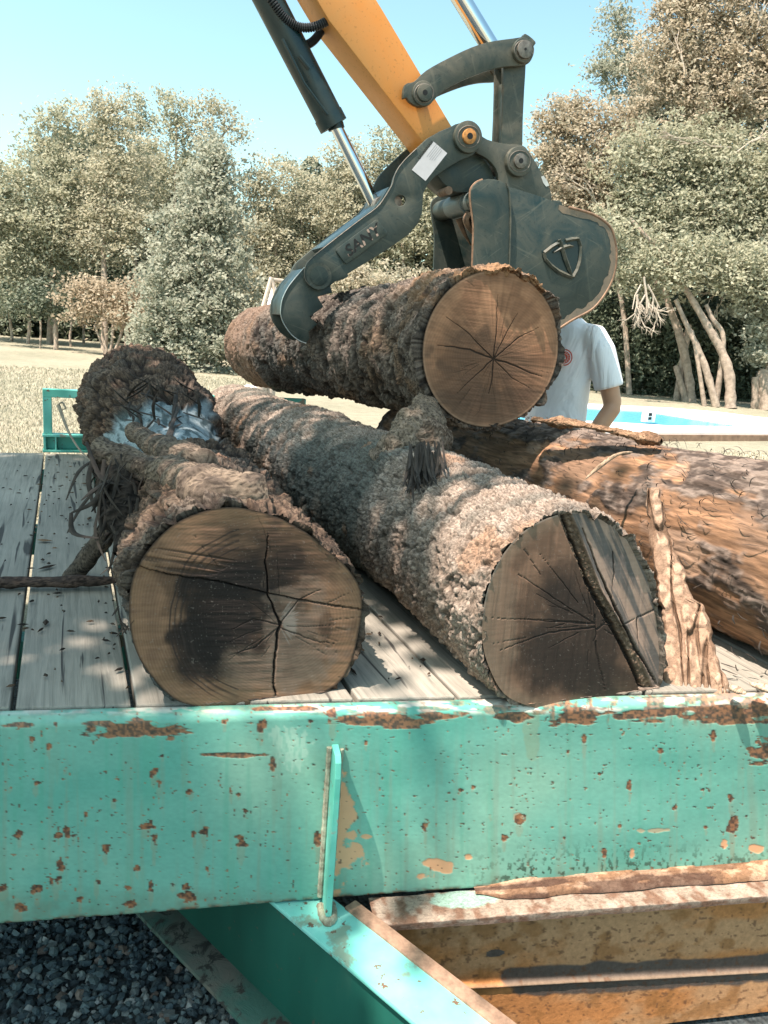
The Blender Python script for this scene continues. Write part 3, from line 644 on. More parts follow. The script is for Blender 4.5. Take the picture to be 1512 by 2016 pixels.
def faceA(px, py, Rr, Aa):
    r, a, rg, rn = rings(px, py, 545, 1222, 205, 178, 34, 90, .10)
    n = fbm(P3(px/30, py/30), 4, 91); nf = fbm(P3(px/60, py/6), 4, 92); nr = fbm(P3(np.cos(a)*24, np.sin(a)*24, r*1.5), 3, 93)
    c = np.tile(np.array([.15,.092,.062]),(len(px),1))
    c = mixc(c, (.095,.062,.042), ss(.35,.65,n)*.7)
    rimw = ss(.72,.97,Rr); c = mixc(c, (.33,.20,.115), rimw*.75*ss(.3,.6,n+.1))
    for cx,cy,rx,ry,k in [(360,1180,38,120,.75),(300,1230,30,100,.45),(650,1190,45,40,.7),(400,1075,110,35,.35),(600,1100,60,35,.4),(470,1360,140,22,.55),(640,1290,45,60,.45)]:
        c = mixc(c, (.36,.21,.125), sblob(px,py,cx,cy,rx*1.25,ry*1.2,n,.35)*k)
    for cx,cy,rx,ry,k in [(440,1215,95,100,.95),(395,1270,60,70,.85),(360,1150,50,60,.5),(560,1080,120,50,.5),(470,1090,60,24,.55),(510,1125,90,34,.55),(560,1100,36,28,.6),(475,1150,110,26,.6),(415,1300,60,36,.55),(640,1232,14,30,.5)]:
        c = mixc(c, (.026,.021,.019), sblob(px,py,cx,cy,rx,ry,fbm(P3(px/45,py/45),4,95),.55)*k)
    c = mixc(c, (.25,.18,.135), sblob(px,py,590,1260,70,100,n,.9)*.6); c = mixc(c, (.52,.47,.41), sblob(px,py,570,1225,14,34,nr,.8)*.35)
    c = mixc(c, (.25,.185,.135), sblob(px,py,540,1320,110,45,n,.5)*.6)
    arc = ss(.10,.0,np.abs(r-.80-.07*np.floor((n-.4)*0)))*0
    for rr_, wd in ((.93,.018),(.99,.012),(1.04,.014),(.86,.012)):
        arc = np.maximum(arc, ss(wd, wd*.3, np.abs(r-rr_))*ss(.35,.6,fbm(P3(a*3,r*9),3,96)+.25*(px<470)))
    c = mixc(c, (.045,.035,.03), arc*.75*ss(.95,.8,Rr)*((px<470)))
    c *= (1 - .16*rg*ss(.2,.5,r))[:,None]; c *= (.86+.28*nf)[:,None]; c *= (.9+.22*nr)[:,None]
    saw = vcrack(px, py, [(272,1114),(330,1130),(430,1143),(540,1170),(640,1190),(712,1200)], [1.2,2,2,1.6,1.6,1.6], 1, 2)
    up = (py < np.interp(px, [260,330,430,540,640,712], [1112,1130,1143,1170,1190,1200]))
    rdg = up*blob(px,py,350,1105,110,26,n,.3); rid = ss(.5,.62,fbm(P3(px/120,(py-px*.17)/4.0),2,97)); c = mixc(c, (.06,.042,.032), rid*rdg*.7)
    crk = vcrack(px, py, [(527,1050),(522,1110),(528,1170),(540,1205),(552,1228),(545,1260),(540,1310),(538,1350),(552,1392)], [.8,1.3,1.9,2.2,3,2.4,2.2,1.8,1.8], 2, 3)
    fine = np.maximum(radial_cracks(px,py,550,1232,20,25,100,5,.8)*.7, np.zeros_like(px))
    for L in ([(550,1230),(500,1218),(455,1240)],[(550,1230),(590,1180),(630,1160)],[(550,1235),(620,1262),(665,1268)],[(550,1235),(500,1275),(450,1290)]): fine = np.maximum(fine, vcrack(px,py,L,[1.6,1.2,.4],4,2))
    cr = np.maximum(crk, saw*.9); c = mixc(c, (.012,.009,.008), cr); c = mixc(c, (.035,.025,.02), fine*.8)
    speck = ss(.79,.81,fbm(P3(px/3.2,py/3.2),2,98)); c = mixc(c, (.4,.35,.3), speck*.25)
    c = mixc(c, (.05,.038,.03), ss(.975,1.0,Rr)*.9)
    c = c*np.array([.82,.79,.80])
    dep = cr*.006 + fine*.002 + rid*rdg*.002 - up*.006*ss(700,300,px) + (nf-.5)*.0015
    return c, dep
outA = [(253,1190),(262,1130),(290,1080),(340,1030),(400,1004),(450,996),(510,1006),(580,1035),(640,1080),(690,1125),(712,1160),(714,1200),(705,1250),(690,1310),(670,1345),(620,1372),(560,1388),(480,1392),(380,1390),(350,1382),(300,1335),(270,1290),(256,1240)]
cA = ony(484,1200,1.39)
keysA = [(1.39,cA[0],cA[2],.205),(1.9,.335,1.02,.185),(2.4,.355,1.00,.168),(2.8,.36,1.0,.165),(3.0,.345,1.04,.195),(3.2,.325,1.07,.24),(3.5,.315,1.09,.258),(3.9,.325,1.10,.262),(4.15,.34,1.09,.23)]
LA = make_log('cut_log', 'leftmost shaggy log with dark stained sawn face and a stub branch, lying on the deck', keysA, barkA, faceA, outA, seed=3, nt=520, nth=460, blendy=1.1)

# ---- log B (middle)
def barkB(B, T, Y, R, s):
    h1, d1, c1 = terr(B*np.array([24,34,24]), s, 7, .8); h2, d2, c2 = terr(B*np.array([60,80,60]), s+9, 5, .6, 3)
    f1, e1, k1 = flake(B*np.array([44,60,44]), s+19, .05, 1.2, (0,1.0,.3)); rope = np.abs(fbm(B*np.array([10,12,10]), 4, s+2)-.5)*2; fis = ss(.07,0,rope)
    h = -.008 + h1*.016 + h2*.004 + f1*.0065 - fis*.008 + (fbm(B*6,3,s+4)-.5)*.016 + .012*ss(.35,1,.5+.5*np.sin(Y*6.4+T*.7+2*fbm(B*3,2,s+6)))*ss(1.7,2.4,Y)
    big = fbm(P3(B[:,0]*3,B[:,1]*4.5,B[:,2]*3), 3, s+20)
    c = mixc(np.tile(np.array([.30,.225,.175]),(len(B),1)), (.51,.425,.355), c1*.5+k1*.5); c = mixc(c, (.13,.145,.13), ss(.46,.60,big)*.85)
    c = mixc(c, (.46,.25,.14), ss(.64,.72,fbm(B*9,3,s+21))*.5)
    c = mixc(c, (.07,.055,.045), np.maximum(np.maximum(d1*.65, fis*.8), d2*.35)); c = mixc(c, (.07,.055,.045), (1-e1)*.65)
    return h, c, (fbm(B*40,3,s+6)-.5)*.012
def faceB(px, py, Rr, Aa):
    n = fbm(P3(px/30, py/30), 4, 101); nf = fbm(P3((px+.10*py)/5, py/90), 4, 102)
    r, a, rg, rn = rings(px, py, 1172, 1225, 200, 190, 40, 103, .06); nr = fbm(P3(np.cos(a)*22, np.sin(a)*22, r*1.4), 3, 104)
    c = mixc(np.tile(np.array([.26,.155,.10]),(len(px),1)), (.18,.11,.072), ss(.4,.6,n))
    c = mixc(c, (.30,.22,.15), ss(.82,.97,Rr)*.5)
    for cx,cy,rx,ry,k in [(1150,1260,110,120,.9),(1060,1300,60,60,.55),(1120,1165,50,70,.55),(1190,1340,90,50,.8),(1040,1190,36,40,.25)]:
        c = mixc(c, (.042,.032,.026), sblob(px,py,cx,cy,rx,ry,fbm(P3(px/50,py/50),4,105),.5)*k)
    c = mixc(c, (.25,.18,.125), sblob(px,py,985,1240,38,110,n,.4)*.5)
    line = lambda y: np.interp(y, [1010,1040,1100,1160,1220,1280,1340,1400], [1108,1120,1143,1166,1200,1236,1262,1285])
    side = px - line(py)
    right = ss(14, 22, side)                                            # the slab beyond the split: smoother, greyer, set back
    g = mixc(np.tile(np.array([.42,.30,.225]),(len(px),1)), (.155,.14,.125), ss(.42,.62,fbm(P3((px-.42*py)/7, py/110),4,106)))
    g = mixc(g, (.12,.10,.085), ss(1250,1380,py+ (1250-px)*.2)*.6)
    c = c*(1-right[:,None]) + g*right[:,None]
    c *= (.84+.32*nf)[:,None]; c *= (.92+.16*nr)[:,None]
    gap = ss(15, 12, np.abs(side-4)*1.0+6*(n-.5)); c2 = mixc(np.tile(np.array([.13,.09,.06]),(len(px),1)), (.26,.18,.12), ss(.5,.65,fbm(P3(px/5,py/6),3,107)))
    c = c*(1-gap[:,None]) + c2*gap[:,None]
    edgecr = np.maximum(vcrack(px,py,[(1150,1040),(1180,1120),(1210,1190),(1250,1270),(1290,1340),(1305,1372)],[1,2,3,3,2,1],7,2), vcrack(px,py,[(1108,1010),(1143,1100),(1166,1160),(1200,1222),(1236,1290),(1262,1345),(1275,1380)],[3,3,4,6,5,4,3],8,4))
    c = mixc(c, (.015,.012,.010), edgecr*.95)
    fine = radial_cracks(px,py,1170,1228,22,30,130,15,.9)*(side<0)
    for L in ([(1172,1228),(1110,1190),(1020,1130)],[(1172,1235),(1080,1245),(985,1280)],[(1172,1228),(1120,1225),(960,1215)],[(1172,1210),(1174,1250),(1168,1262)],[(1172,1262),(1180,1310),(1195,1370)],[(1212,1090),(1215,1130),(1208,1180)],[(1300,1200),(1260,1220),(1262,1300)],[(1190,1225),(1210,1205),(1218,1192)],[(1175,1240),(1200,1222),(1215,1215)],[(1225,1235),(1240,1228),(1255,1222)]):
        fine = np.maximum(fine, vcrack(px,py,L,[1.7,1.3,.5],9,2))
    c = mixc(c, (.03,.022,.018), fine*.85)
    speck = ss(.79,.81,fbm(P3(px/3.2,py/3.2),2,98)); c = mixc(c, (.4,.35,.3), speck*.2); c = mixc(c, (.42,.33,.26), ss(.978,.995,Rr)*.7*(Aa>0))
    c = c*np.array([.86,.84,.86])
    dep = gap*(.004+.010*fbm(P3(px/4,py/4),3,109)) + right*.010*ss(0,60,side) + fine*.002 + edgecr*.01 + (nf-.5)*.001
    return c, dep
outB = [(950,1215),(962,1150),(990,1090),(1030,1045),(1080,1018),(1130,1008),(1180,1018),(1225,1048),(1262,1100),(1288,1165),(1302,1240),(1306,1310),(1298,1360),(1270,1388),(1200,1396),(1120,1398),(1040,1390),(995,1370),(965,1320),(950,1270)]
cB = ony(1128,1208,1.245)
keysB = [(1.245,cB[0],cB[2],.20),(1.8,.92,1.03,.20),(2.6,.88,1.02,.195),(3.4,.85,1.01,.185),(4.0,.84,1.0,.175),(4.35,.83,1.0,.165)]
LB = make_log('cut_log', 'middle scaly grey log with a long open crack splitting its sawn face', keysB, barkB, faceB, outB, seed=23, nt=620, nth=460, blendy=.5)

# ---- log C (top, held)
def barkC(B, T, Y, R, s):
    h1, d1, c1 = terr(B*np.array([8,21,8]), s, 9, .8); h2, d2, c2 = terr(B*np.array([18,52,18]), s+9, 6, .7)
    rdg = np.abs(fbm(P3(B[:,0]*7,B[:,1]*24,B[:,2]*7), 4, s+2)-.5)*2; fis = ss(.20,.02,rdg)
    k1, e1, q1 = flake(B*np.array([26,62,26]), s+19, .08, 1.5, (.2,1.2,.3))
    h = -.014 + h1*.038 + h2*.012 + k1*.006 - fis*.016 + (fbm(B*6,3,s+4)-.5)*.020 + (fbm(B*120,2,s+5)-.5)*.002
    big = fbm(P3(B[:,0]*3,B[:,1]*3,B[:,2]*3), 3, s+20)
    c = mixc(np.tile(np.array([.16,.13,.11]),(len(B),1)), (.36,.29,.24), c1*.5+c2*.5); c = mixc(c, (.10,.11,.105), ss(.42,.64,big)*.7)
    c = mixc(c, (.34,.21,.13), ss(.56,.7,fbm(B*8,3,s+21))*.6); c = mixc(c, (.026,.021,.019), np.maximum(np.maximum(np.maximum(fis*.95, d1*.8), d2*.6), (1-e1)*.5))
    cid2, e2 = c2, 1-d2
    px, py = pix(B)
    top = ss(.35,.75,np.sin(T)) * ss(.5,.0,Y-2.2)                        # stringy orange bark along the top near the cut
    c = mixc(c, (.38,.22,.12), top*.8*ss(.3,.6,fbm(B*20,3,s+30))); h = h + top*.012*fbm(P3(B[:,0]*40,Y*12,B[:,2]*40),3,s+31)
    endz = ss(4.1,4.3,Y)                                                # smoother reddish far end
    h = h*(1-.35*endz) + .018*np.exp(-((Y-4.15)/.05)**2) - .02*np.exp(-((Y-4.02)/.03)**2); c = mixc(c, (.25,.165,.12), endz*.6*ss(.3,.6,fbm(B*16,4,s+33)+.1))
    lip = ss(.3,.75,np.sin(T))*ss(-.55,.1,np.cos(T))
    return h, c, (fbm(B*34,3,s+6)-.5)*.022 - lip*.030*(.3+fbm(B*25,3,s+7))
def faceC(px, py, Rr, Aa):
    n = fbm(P3(px/30, py/30), 4, 111); r, a, rg, rn = rings(px, py, 972, 705, 128, 135, 26, 113, .05)
    nr = fbm(P3(np.cos(a)*26, np.sin(a)*26, r*1.2), 4, 114); nf = fbm(P3((px*.95+py*.12)/80, (py-.12*px)/4), 4, 115)
    c = mixc(np.tile(np.array([.40,.225,.13]),(len(px),1)), (.27,.15,.088), ss(.4,.62,n))
    for cx,cy,rx,ry,k in [(950,735,85,70,.7),(905,700,50,50,.5),(960,795,110,40,.8),(1010,730,50,70,.5),(900,760,60,50,.6),(930,650,60,30,.3),(1060,740,24,60,.35)]:
        c = mixc(c, (.12,.075,.05), sblob(px,py,cx,cy,rx,ry,n,.9)*k)
    c = mixc(c, (.20,.13,.085), ss(.80,.97,Rr)*.45); c = mixc(c, (.34,.22,.14), ss(.955,.985,Rr)*.8)
    c *= (1-.10*rg)[:,None]; c *= (.78+.44*nr)[:,None]; c *= (.84+.34*nf)[:,None]
    fine = radial_cracks(px,py,972,705,26,15,60,25,.6)*.7
    for L,w in (([(972,706),(925,688),(888,682),(862,680)],[2,2,1.4,.5]),([(972,706),(1010,718),(1045,735),(1068,742)],[2,1.8,1.2,.4]),([(972,706),(978,640),(980,580)],[1.3,1,.5]),([(972,706),(968,750),(962,775)],[1.8,1.4,.6]),([(972,706),(915,650),(875,622)],[1.3,1,.4]),([(972,706),(1020,665),(1060,645)],[1.3,1,.4]),([(972,706),(930,745),(900,775)],[1.4,1,.4]),([(972,706),(1005,640),(1020,615)],[1,.9,.3]),([(972,706),(1010,745),(1045,765)],[1.2,.9,.3])):
        fine = np.maximum(fine, vcrack(px,py,L,w,19,1.5))
    c = mixc(c, (.02,.014,.010), fine*.92)
    c = mixc(c, (.05,.036,.028), ss(.982,1.0,Rr)*.8)
    c = c*np.array([1.0,.93,.92])
    return c, fine*.0015+(nf-.5)*.0012+(nr-.5)*.0012
cC = ony(970,690,2.2)
keysC = [(2.2,cC[0],cC[2],.240),(2.6,1.212,1.485,.222),(3.0,1.195,1.465,.215),(3.6,1.165,1.435,.212),(4.0,1.147,1.41,.205),(4.3,1.13,1.395,.228),(4.75,1.11,1.375,.222),(5.0,1.10,1.365,.18)]
LC = make_log('cut_log', 'topmost log with radial cracks in its tan sawn face, gripped between bucket and thumb', keysC, barkC, faceC, None, seed=43, nt=560, nth=460)

# ---- log D (right, bare)
def barkD(B, T, Y, R, s):
    w = np.stack([fbm(B*5+k*7, 3, s+k)-.5 for k in range(3)], 1)
    ar = T*R                                                            # arc length round the log
    fib = fbm(P3(ar*60+w[:,0]*2.2, Y*7+ar*9, B[:,2]*0), 4, s); f2 = fbm(P3(ar*150+w[:,1]*3, Y*14+ar*16, B[:,2]*0), 4, s+2)
    pl = fbm(B*np.array([9,5,9])+w*3, 4, s+5); bark = ss(.45,.60,pl+.35*(fbm(B*np.array([60,18,60]),3,s+31)-.5)+.22*ss(.60,.98,np.sin(T))+.06*ss(1.9,2.6,Y)-.02)
    sh = fbm(P3(ar*70+w[:,0]*10, Y*22+ar*20, B[:,2]*0), 5, s+7, .6); e1 = ss(.35,.5,sh)
    h = (fib-.5)*.006 + (f2-.5)*.003 + bark*(.002+.016*(sh-.4)) + (fbm(B*3,3,s+4)-.5)*.03
    c = mixc(np.tile(np.array([.18,.10,.056]),(len(B),1)), (.33,.185,.105), ss(.35,.65,fib)); c = mixc(c, (.13,.075,.045), ss(.52,.66,f2)*.7)
    c = mixc(c, (.42,.29,.21), ss(.58,.64,fbm(B*6+w,4,s+12))*.5); c = mixc(c, (.20,.13,.09), ss(.52,.66,fbm(B*4+5,3,s+13))*.6)
    bc = mixc(np.tile(np.array([.20,.16,.135]),(len(B),1)), (.055,.045,.04), ss(.4,.6,fbm(B*34,3,s+9))); bc = mixc(bc, (.03,.025,.022), (1-e1)*.7); c = c*(1-bark[:,None]*.9)+bc*bark[:,None]*.9
    return h, c, (fbm(B*30,3,s+6)-.5)*.02
keysD = [(.75,1.745,1.05,.24),(1.3,1.71,1.05,.24),(1.9,1.66,1.035,.222),(2.5,1.60,1.03,.212),(3.0,1.55,1.02,.205),(3.4,1.51,1.02,.205)]
def faceD(px, py, Rr, Aa):
    X = P3(Rr*np.cos(Aa)*4, Rr*np.sin(Aa)*4); n = fbm(X, 4, 121); ring = .5+.5*np.sin((Rr+.05*n)*2*pi*26)
    c = mixc(np.tile(np.array([.34,.20,.12]),(len(Rr),1)), (.14,.09,.06), ss(.4,.65,n)*.8)*(1-.15*ring)[:,None]
    rad = ss(.62,.70,fbm(P3(np.cos(Aa)*14, np.sin(Aa)*14, Rr*1.5),3,122)); c = mixc(c, (.03,.02,.015), rad*.7)
    return c, rad*.002
LD = make_log('cut_log', 'right-hand orange brown log mostly stripped of its bark, beside the leaning bark slab', keysD, barkD, faceD, None, seed=63, nt=620, nth=460, barkm='barewood')

# ---- knobs, branches, slabs
def rough_limb(name, P, R, parent, c0, c1, n=44, m=90, amp=.012, sc=40, seed=0, flat=1., mat='bark', jag=.0):
    P = spline(P, 10); P = np.array(P); m0 = len(P); L = np.concatenate([[0], np.cumsum(np.linalg.norm(np.diff(P,axis=0),axis=1))])
    u = np.linspace(0, L[-1], m); Q = np.stack([np.interp(u, L, P[:,k]) for k in range(3)], 1); rr = np.interp(np.linspace(0,1,m), np.linspace(0,1,len(R)), R)
    t = np.gradient(Q, axis=0); t /= np.linalg.norm(t, axis=1)[:,None]; up = np.array([0,0,1.]); a = np.cross(t, up); a /= np.linalg.norm(a,axis=1)[:,None]+1e-9; b = np.cross(a, t)
    th = np.linspace(0, 2*pi, n, endpoint=False)
    endf = np.ones(m); endf[0] = .05; endf[1] = .7; endf[-1] = .05; endf[-2] = .7
    V = Q[:,None] + (rr*endf)[:,None,None]*(np.cos(th)[None,:,None]*a[:,None] + flat*np.sin(th)[None,:,None]*b[:,None])
    V = V.reshape(-1,3); nrm = V - np.repeat(Q, n, 0); nrm /= np.linalg.norm(nrm,axis=1)[:,None]+1e-9
    hh, dd, cid = terr(V*sc*.26, seed, 7, .9); e = 1-dd; h = (hh-.35)*amp*1.7 + (fbm(V*14,3,seed+3)-.5)*amp*1.6
    V = V + nrm*h[:,None] + t.repeat(n,0)*((fbm(V*60,2,seed+5)-.5)*jag)[:,None]
    c = mixc(np.tile(np.array(c0),(len(V),1)), c1, cid); c = mixc(c, np.array(c0)*.3, (1-e)*.8)
    return npmesh(name, V, gridf(m, n, True), M[mat], parent, c)
def hit(keys, px, py, back=0.):
    for d in np.arange(.9, 5, .01):
        p = atd(px, py, d); a_ = log_axis(keys, np.array([p[1]]))[0]
        if p[1] > keys[0][0] and np.hypot(p[0]-a_[0], p[2]-a_[1]) < a_[2]: return atd(px, py, d-back)
    return atd(px, py, 2.4-back)
dB = (hit(keysA,330,925)-CAM) @ -ROT[:,2]
rough_limb('branch_stub', [hit(keysA,500,990,-.10), hit(keysA,420,970,.02), hit(keysA,330,935,.06), atd(255,912,dB-.05), atd(185,876,dB-.04)], [.05,.044,.038,.036,.030], LA, (.13,.10,.08), (.30,.23,.17), amp=.012, sc=80, seed=5, m=190, n=80)
rough_limb('branch_stub', [hit(keysA,400,925,-.01), hit(keysA,350,900,.05), hit(keysA,300,875,.07), hit(keysA,262,848,.07)], [.04,.034,.030,.024], LA, (.12,.09,.07), (.26,.20,.15), amp=.012, sc=80, seed=6, m=120, n=80)
rough_limb('bark_strip', [hit(keysA,300,965,.05), hit(keysA,350,995,.03), hit(keysA,372,1008,.015)], [.016,.020,.008], LA, (.09,.065,.05), (.20,.15,.11), amp=.005, sc=90, seed=7, flat=.4)
def strands(name, items, parent, mat=None, n=6):
    b = MB()
    for P, r in items: b.sweep(spline(P, 5), r if not hasattr(r,'__len__') else list(np.interp(np.linspace(0,1,5*(len(P)-1)+1), np.linspace(0,1,len(r)), r)), n, flat=.45)
    o = b.build(name, mat or M['fibre'], parent, smooth=True)
    if len(items) > 5: o['kind'] = 'stuff'
    return o
rs = random.Random(12)
it = []
for x0,y0,x1,y1,x2,y2 in [(205,905,190,980,140,1010),(140,1010,150,1050,200,1060),(200,950,160,1000,132,1050),(215,930,195,985,222,1060),(240,950,215,1010,228,1055),(225,960,250,1010,222,1060),(190,880,175,945,188,1010),(205,900,228,960,218,1040),(185,905,150,930,130,985),(260,930,240,990,262,1060),(170,870,200,940,245,955),(215,945,190,965,160,985),(255,970,282,1015,250,1085),(240,1000,225,1040,205,1055)]:
    d = dB-rs.uniform(.04,.14); it.append(([atd(x0,y0,d), atd(x1+rs.uniform(-6,6),y1,d-.03), atd(x2,y2,d-.05)], [.004,.007,.002]))
for k in range(60):
    x = rs.uniform(190,285); y = rs.uniform(890,1020); d = dB-rs.uniform(.06,.16); L = rs.uniform(40,120); it.append(([atd(x,y,d), atd(x+rs.uniform(-20,15),y+L*.5,d), atd(x+rs.uniform(-35,30),y+L,d-.02)], [.003,.006,.0015]))
for k in range(40):
    x = rs.uniform(222,262); y = rs.uniform(1000,1230); d = 1.95 - (y-1000)/230*.32; a = rs.uniform(-.9,.9); L = rs.uniform(20,60); it.append(([atd(x,y,d), atd(x+L*.5*sin(a),y+L*.4,d-.01), atd(x+L*sin(a),y+L*.7,d-.02)], [.002,.003,.001]))
strands('torn_fibres', it, LA)
rough_limb('torn_bark_lump', [atd(205,890,dB-.01), atd(240,960,dB-.05), atd(250,1040,dB-.12), atd(228,1090,dB-.18)], [.03,.050,.045,.02], LA, (.03,.026,.024), (.07,.055,.045), amp=.02, sc=38, seed=9)
it = []
for k in range(30):
    x = rs.uniform(230,400); y = rs.uniform(770,830); d = (hit(keysA,x,y)-CAM) @ -ROT[:,2] - rs.uniform(.01,.05); dx = rs.uniform(-60,60); dy = rs.uniform(-60,50); it.append(([atd(x,y,d), atd(x+dx*.5+rs.uniform(-8,8),y+dy*.5,d-.06), atd(x+dx,y+dy,d-.08)], [.004,.006,.0015]))
for P in ([(352,800),(330,860),(312,905)],[(350,745),(345,790),(338,830)],[(300,760),(275,800),(262,812)],[(355,835),(340,845),(335,870),(345,905)]): it.append(([hit(keysA,x,y,.03) for x,y in P], [.004,.008,.003]))
strands('torn_fibres', it, LA)
o = strands('dead_weed_stalk', [([atd(115,797,2.5), atd(135,850,2.45), atd(165,895,2.4), atd(205,925,2.35)], [.006,.004,.003,.003]), ([atd(112,800,2.5), atd(122,792,2.5), atd(130,805,2.5)], [.004,.006,.003]), ([atd(122,808,2.5), atd(133,801,2.5)], [.004,.002])], None, M['twig'])
tag(o, 'thin dry weed stalk poking up from the torn fibres of the left log', 'twig')
o = rough_limb('broken_branch', [atd(135,1143,2.16), atd(170,1100,2.13), atd(205,1055,2.1), atd(240,1010,2.08)], [.020,.026,.026,.020], None, (.08,.065,.055), (.22,.17,.13), amp=.006, sc=60, seed=12); tag(o, 'dark broken branch leaning against the left log on the deck', 'branch')
o = rough_limb('bark_stick', [(-.50,2.16,.838), (-.25,2.13,.838), (-.02,2.10,.84), (.14,2.08,.845)], [.013,.020,.018,.012], None, (.06,.045,.04), (.15,.10,.08), amp=.005, sc=60, seed=14, flat=.7); tag(o, 'thin dark stick lying flat across the deck boards, pointing at the left log', 'branch')
# knot under log C
rough_limb('bark_knot', [atd(842,800,2.42), atd(830,838,2.30), atd(800,868,2.22), atd(762,892,2.2), atd(738,912,2.2)], [.03,.05,.072,.048,.028], LC, (.16,.12,.09), (.38,.29,.22), amp=.014, sc=110, seed=21, m=190, n=90)
rough_limb('bark_knot', [atd(790,870,2.25), atd(835,868,2.22), atd(872,872,2.28)], [.03,.055,.035], LC, (.16,.11,.08), (.34,.25,.19), amp=.014, sc=110, seed=22, m=120, n=90)
dK = (hit(keysB,825,925)-CAM) @ -ROT[:,2]
it = []
for k in range(60):
    x = 832+rs.gauss(0,17); y = rs.uniform(890,930); d = dK-rs.uniform(.02,.10); a = rs.uniform(-1,1); L = rs.uniform(30,105)
    it.append(([atd(x,y-25,d+.02), atd(x+a*10,y+L*.4,d-.02), atd(x+a*34*(L/100)+rs.uniform(-6,6),y+L*.75,d-.06)], [.002,.0034,.0007]))
for k in range(22):
    x, y = 820+rs.uniform(-25,25), rs.uniform(930,960); a = rs.uniform(0,2*pi); it.append(([atd(x,y,dK-.06), atd(x+cos(a)*18,y+sin(a)*10,dK-.08), atd(x+cos(a)*36,y+sin(a)*18,dK-.09)], [.0015,.0015,.0005]))
strands('torn_fibres', it, LC)
# leaning bark slab
def slab(name, rows, label, seed, c0, c1, parent=None, nu=150, nv=110, ridges=7, th=.02):
    """rows: (py, xl, xr, depth)"""
    K = np.array(rows, float); py = np.linspace(K[0,0], K[-1,0], nv); xl = np.interp(py,K[:,0],K[:,1]); xr = np.interp(py,K[:,0],K[:,2]); d = np.interp(py,K[:,0],K[:,3])
    u = np.linspace(0,1,nu); V = np.zeros((nv,nu,3))
    jag = (fbm(P3(py/16, py*0),3,seed)-.5)*16; jag2 = (fbm(P3(py/14, py*0+9),3,seed+1)-.5)*16
    for i in range(nv):
        for j in range(nu): V[i,j] = atd(xl[i]+jag[i]+(xr[i]+jag2[i]-xl[i]-jag[i])*u[j], py[i], d[i])
    V = V.reshape(-1,3); U = np.tile(u, nv); PY = np.repeat(py, nu); px, _ = pix(V)
    w = fbm(P3(px/40,PY/110),2,seed+2)
    rid = np.clip(np.abs(fbm(P3(px/22+w*1.6, PY/190),3,seed+3)-.5)*6,0,1); f1,f2,cid,off = worley(P3(px/22+w*2, PY/30)+.01, seed+4); e = ss(.02,.25,f2-f1)
    g = ss(.05,.45,rid); h = th*(.15+.85*g) + .008*e*cid + .006*(fbm(P3(px/8,PY/8),3,seed+7)-.5); h *= np.clip(np.minimum(U,1-U)*14,0,1)**.5
    f = -ray(1350,1200); f /= np.linalg.norm(f); V2 = V + f*h[:,None]
    c = mixc(np.tile(np.array(c0),(len(V),1)), c1, cid*.6+.4*rid); c = mixc(c, np.array(c0)*.35, (1-g)*.7); c = mixc(c, np.array(c0)*.4, (1-e)*.5)
    back = V - f*.012; n_ = len(V); Fc = gridf(nv, nu); Fb = Fc[:, ::-1] + n_
    ring = list(range(nu)) + [i*nu+nu-1 for i in range(1,nv)] + [(nv-1)*nu+j for j in range(nu-2,-1,-1)] + [i*nu for i in range(nv-2,0,-1)]
    side = np.array([(a, a+n_, b+n_, b) for a, b in zip(ring, ring[1:]+ring[:1])])
    o = npmesh(name, np.vstack([V2, back]), np.vstack([Fc, Fb, side]), M['bark'], parent, np.vstack([c, c*.5]))
    return tag(o, label, 'bark slab') if parent is None else o
slab('bark_slab', [(962,1270,1296,2.02),(1010,1276,1308,2.0),(1060,1280,1322,1.97),(1120,1292,1345,1.93),(1180,1300,1368,1.89),(1200,1303,1392,1.88),(1250,1302,1402,1.85),(1300,1304,1416,1.81),(1345,1308,1432,1.78),(1392,1310,1442,1.75)], 'pale orange slab of split bark leaning between the middle and right logs', 81, (.32,.20,.13), (.56,.39,.28))
o = rough_limb('bark_piece', [atd(1050,826,2.55), atd(1110,832,2.47), atd(1180,842,2.40), atd(1250,858,2.33), atd(1302,868,2.28)], [.014,.036,.034,.034,.014], None, (.22,.13,.08), (.42,.27,.17), amp=.012, sc=100, seed=31, flat=.3, m=220, n=70, jag=.02); tag(o, 'long flat orange brown bark piece lying on top of the right log', 'bark piece')
o = rough_limb('wood_splinter', [atd(1150,945,2.08), atd(1185,915,2.10), atd(1215,895,2.12), atd(1245,890,2.14)], [.003,.006,.005,.002], None, (.42,.30,.20), (.52,.38,.27), n=10, m=30, amp=.001, sc=60, seed=32); tag(o, 'curved pale splinter lying across the upper side of the right log', 'splinter')
it = []
for k in range(12):
    x, y = rs.uniform(1415,1512), rs.uniform(1200,1330); a = rs.uniform(.2,1.6); L = rs.uniform(12,34); d = 1.80
    it.append(([atd(x,y,d), atd(x+L*.5*cos(a)+rs.uniform(-8,8),y+L*.5*sin(a),d), atd(x+L*cos(a),y+L*sin(a),d)], [.0015,.0025,.0006]))
strands('torn_fibres', it, LD)
it = []
for k in range(640):
    t = rs.uniform(0,1); y = 1.0+2.3*t; ax_ = log_axis(keysD, np.array([y]))[0]; th = rs.uniform(1.3, 3.4); R_ = ax_[2]+.012
    p = np.array([ax_[0]+R_*cos(th), y, ax_[1]+R_*sin(th)]); L = rs.uniform(.015,.07); v = np.array([rs.uniform(-.3,.3), rs.uniform(-1,1), rs.uniform(-.5,.5)])*L; nrm = np.array([cos(th),0,sin(th)])
    it.append(([p, p+v*.5+nrm*.010, p+v+nrm*.004], [.0006,.0015,.0004]))
strands('loose_bark_shred', it, LD, M['fibre'])
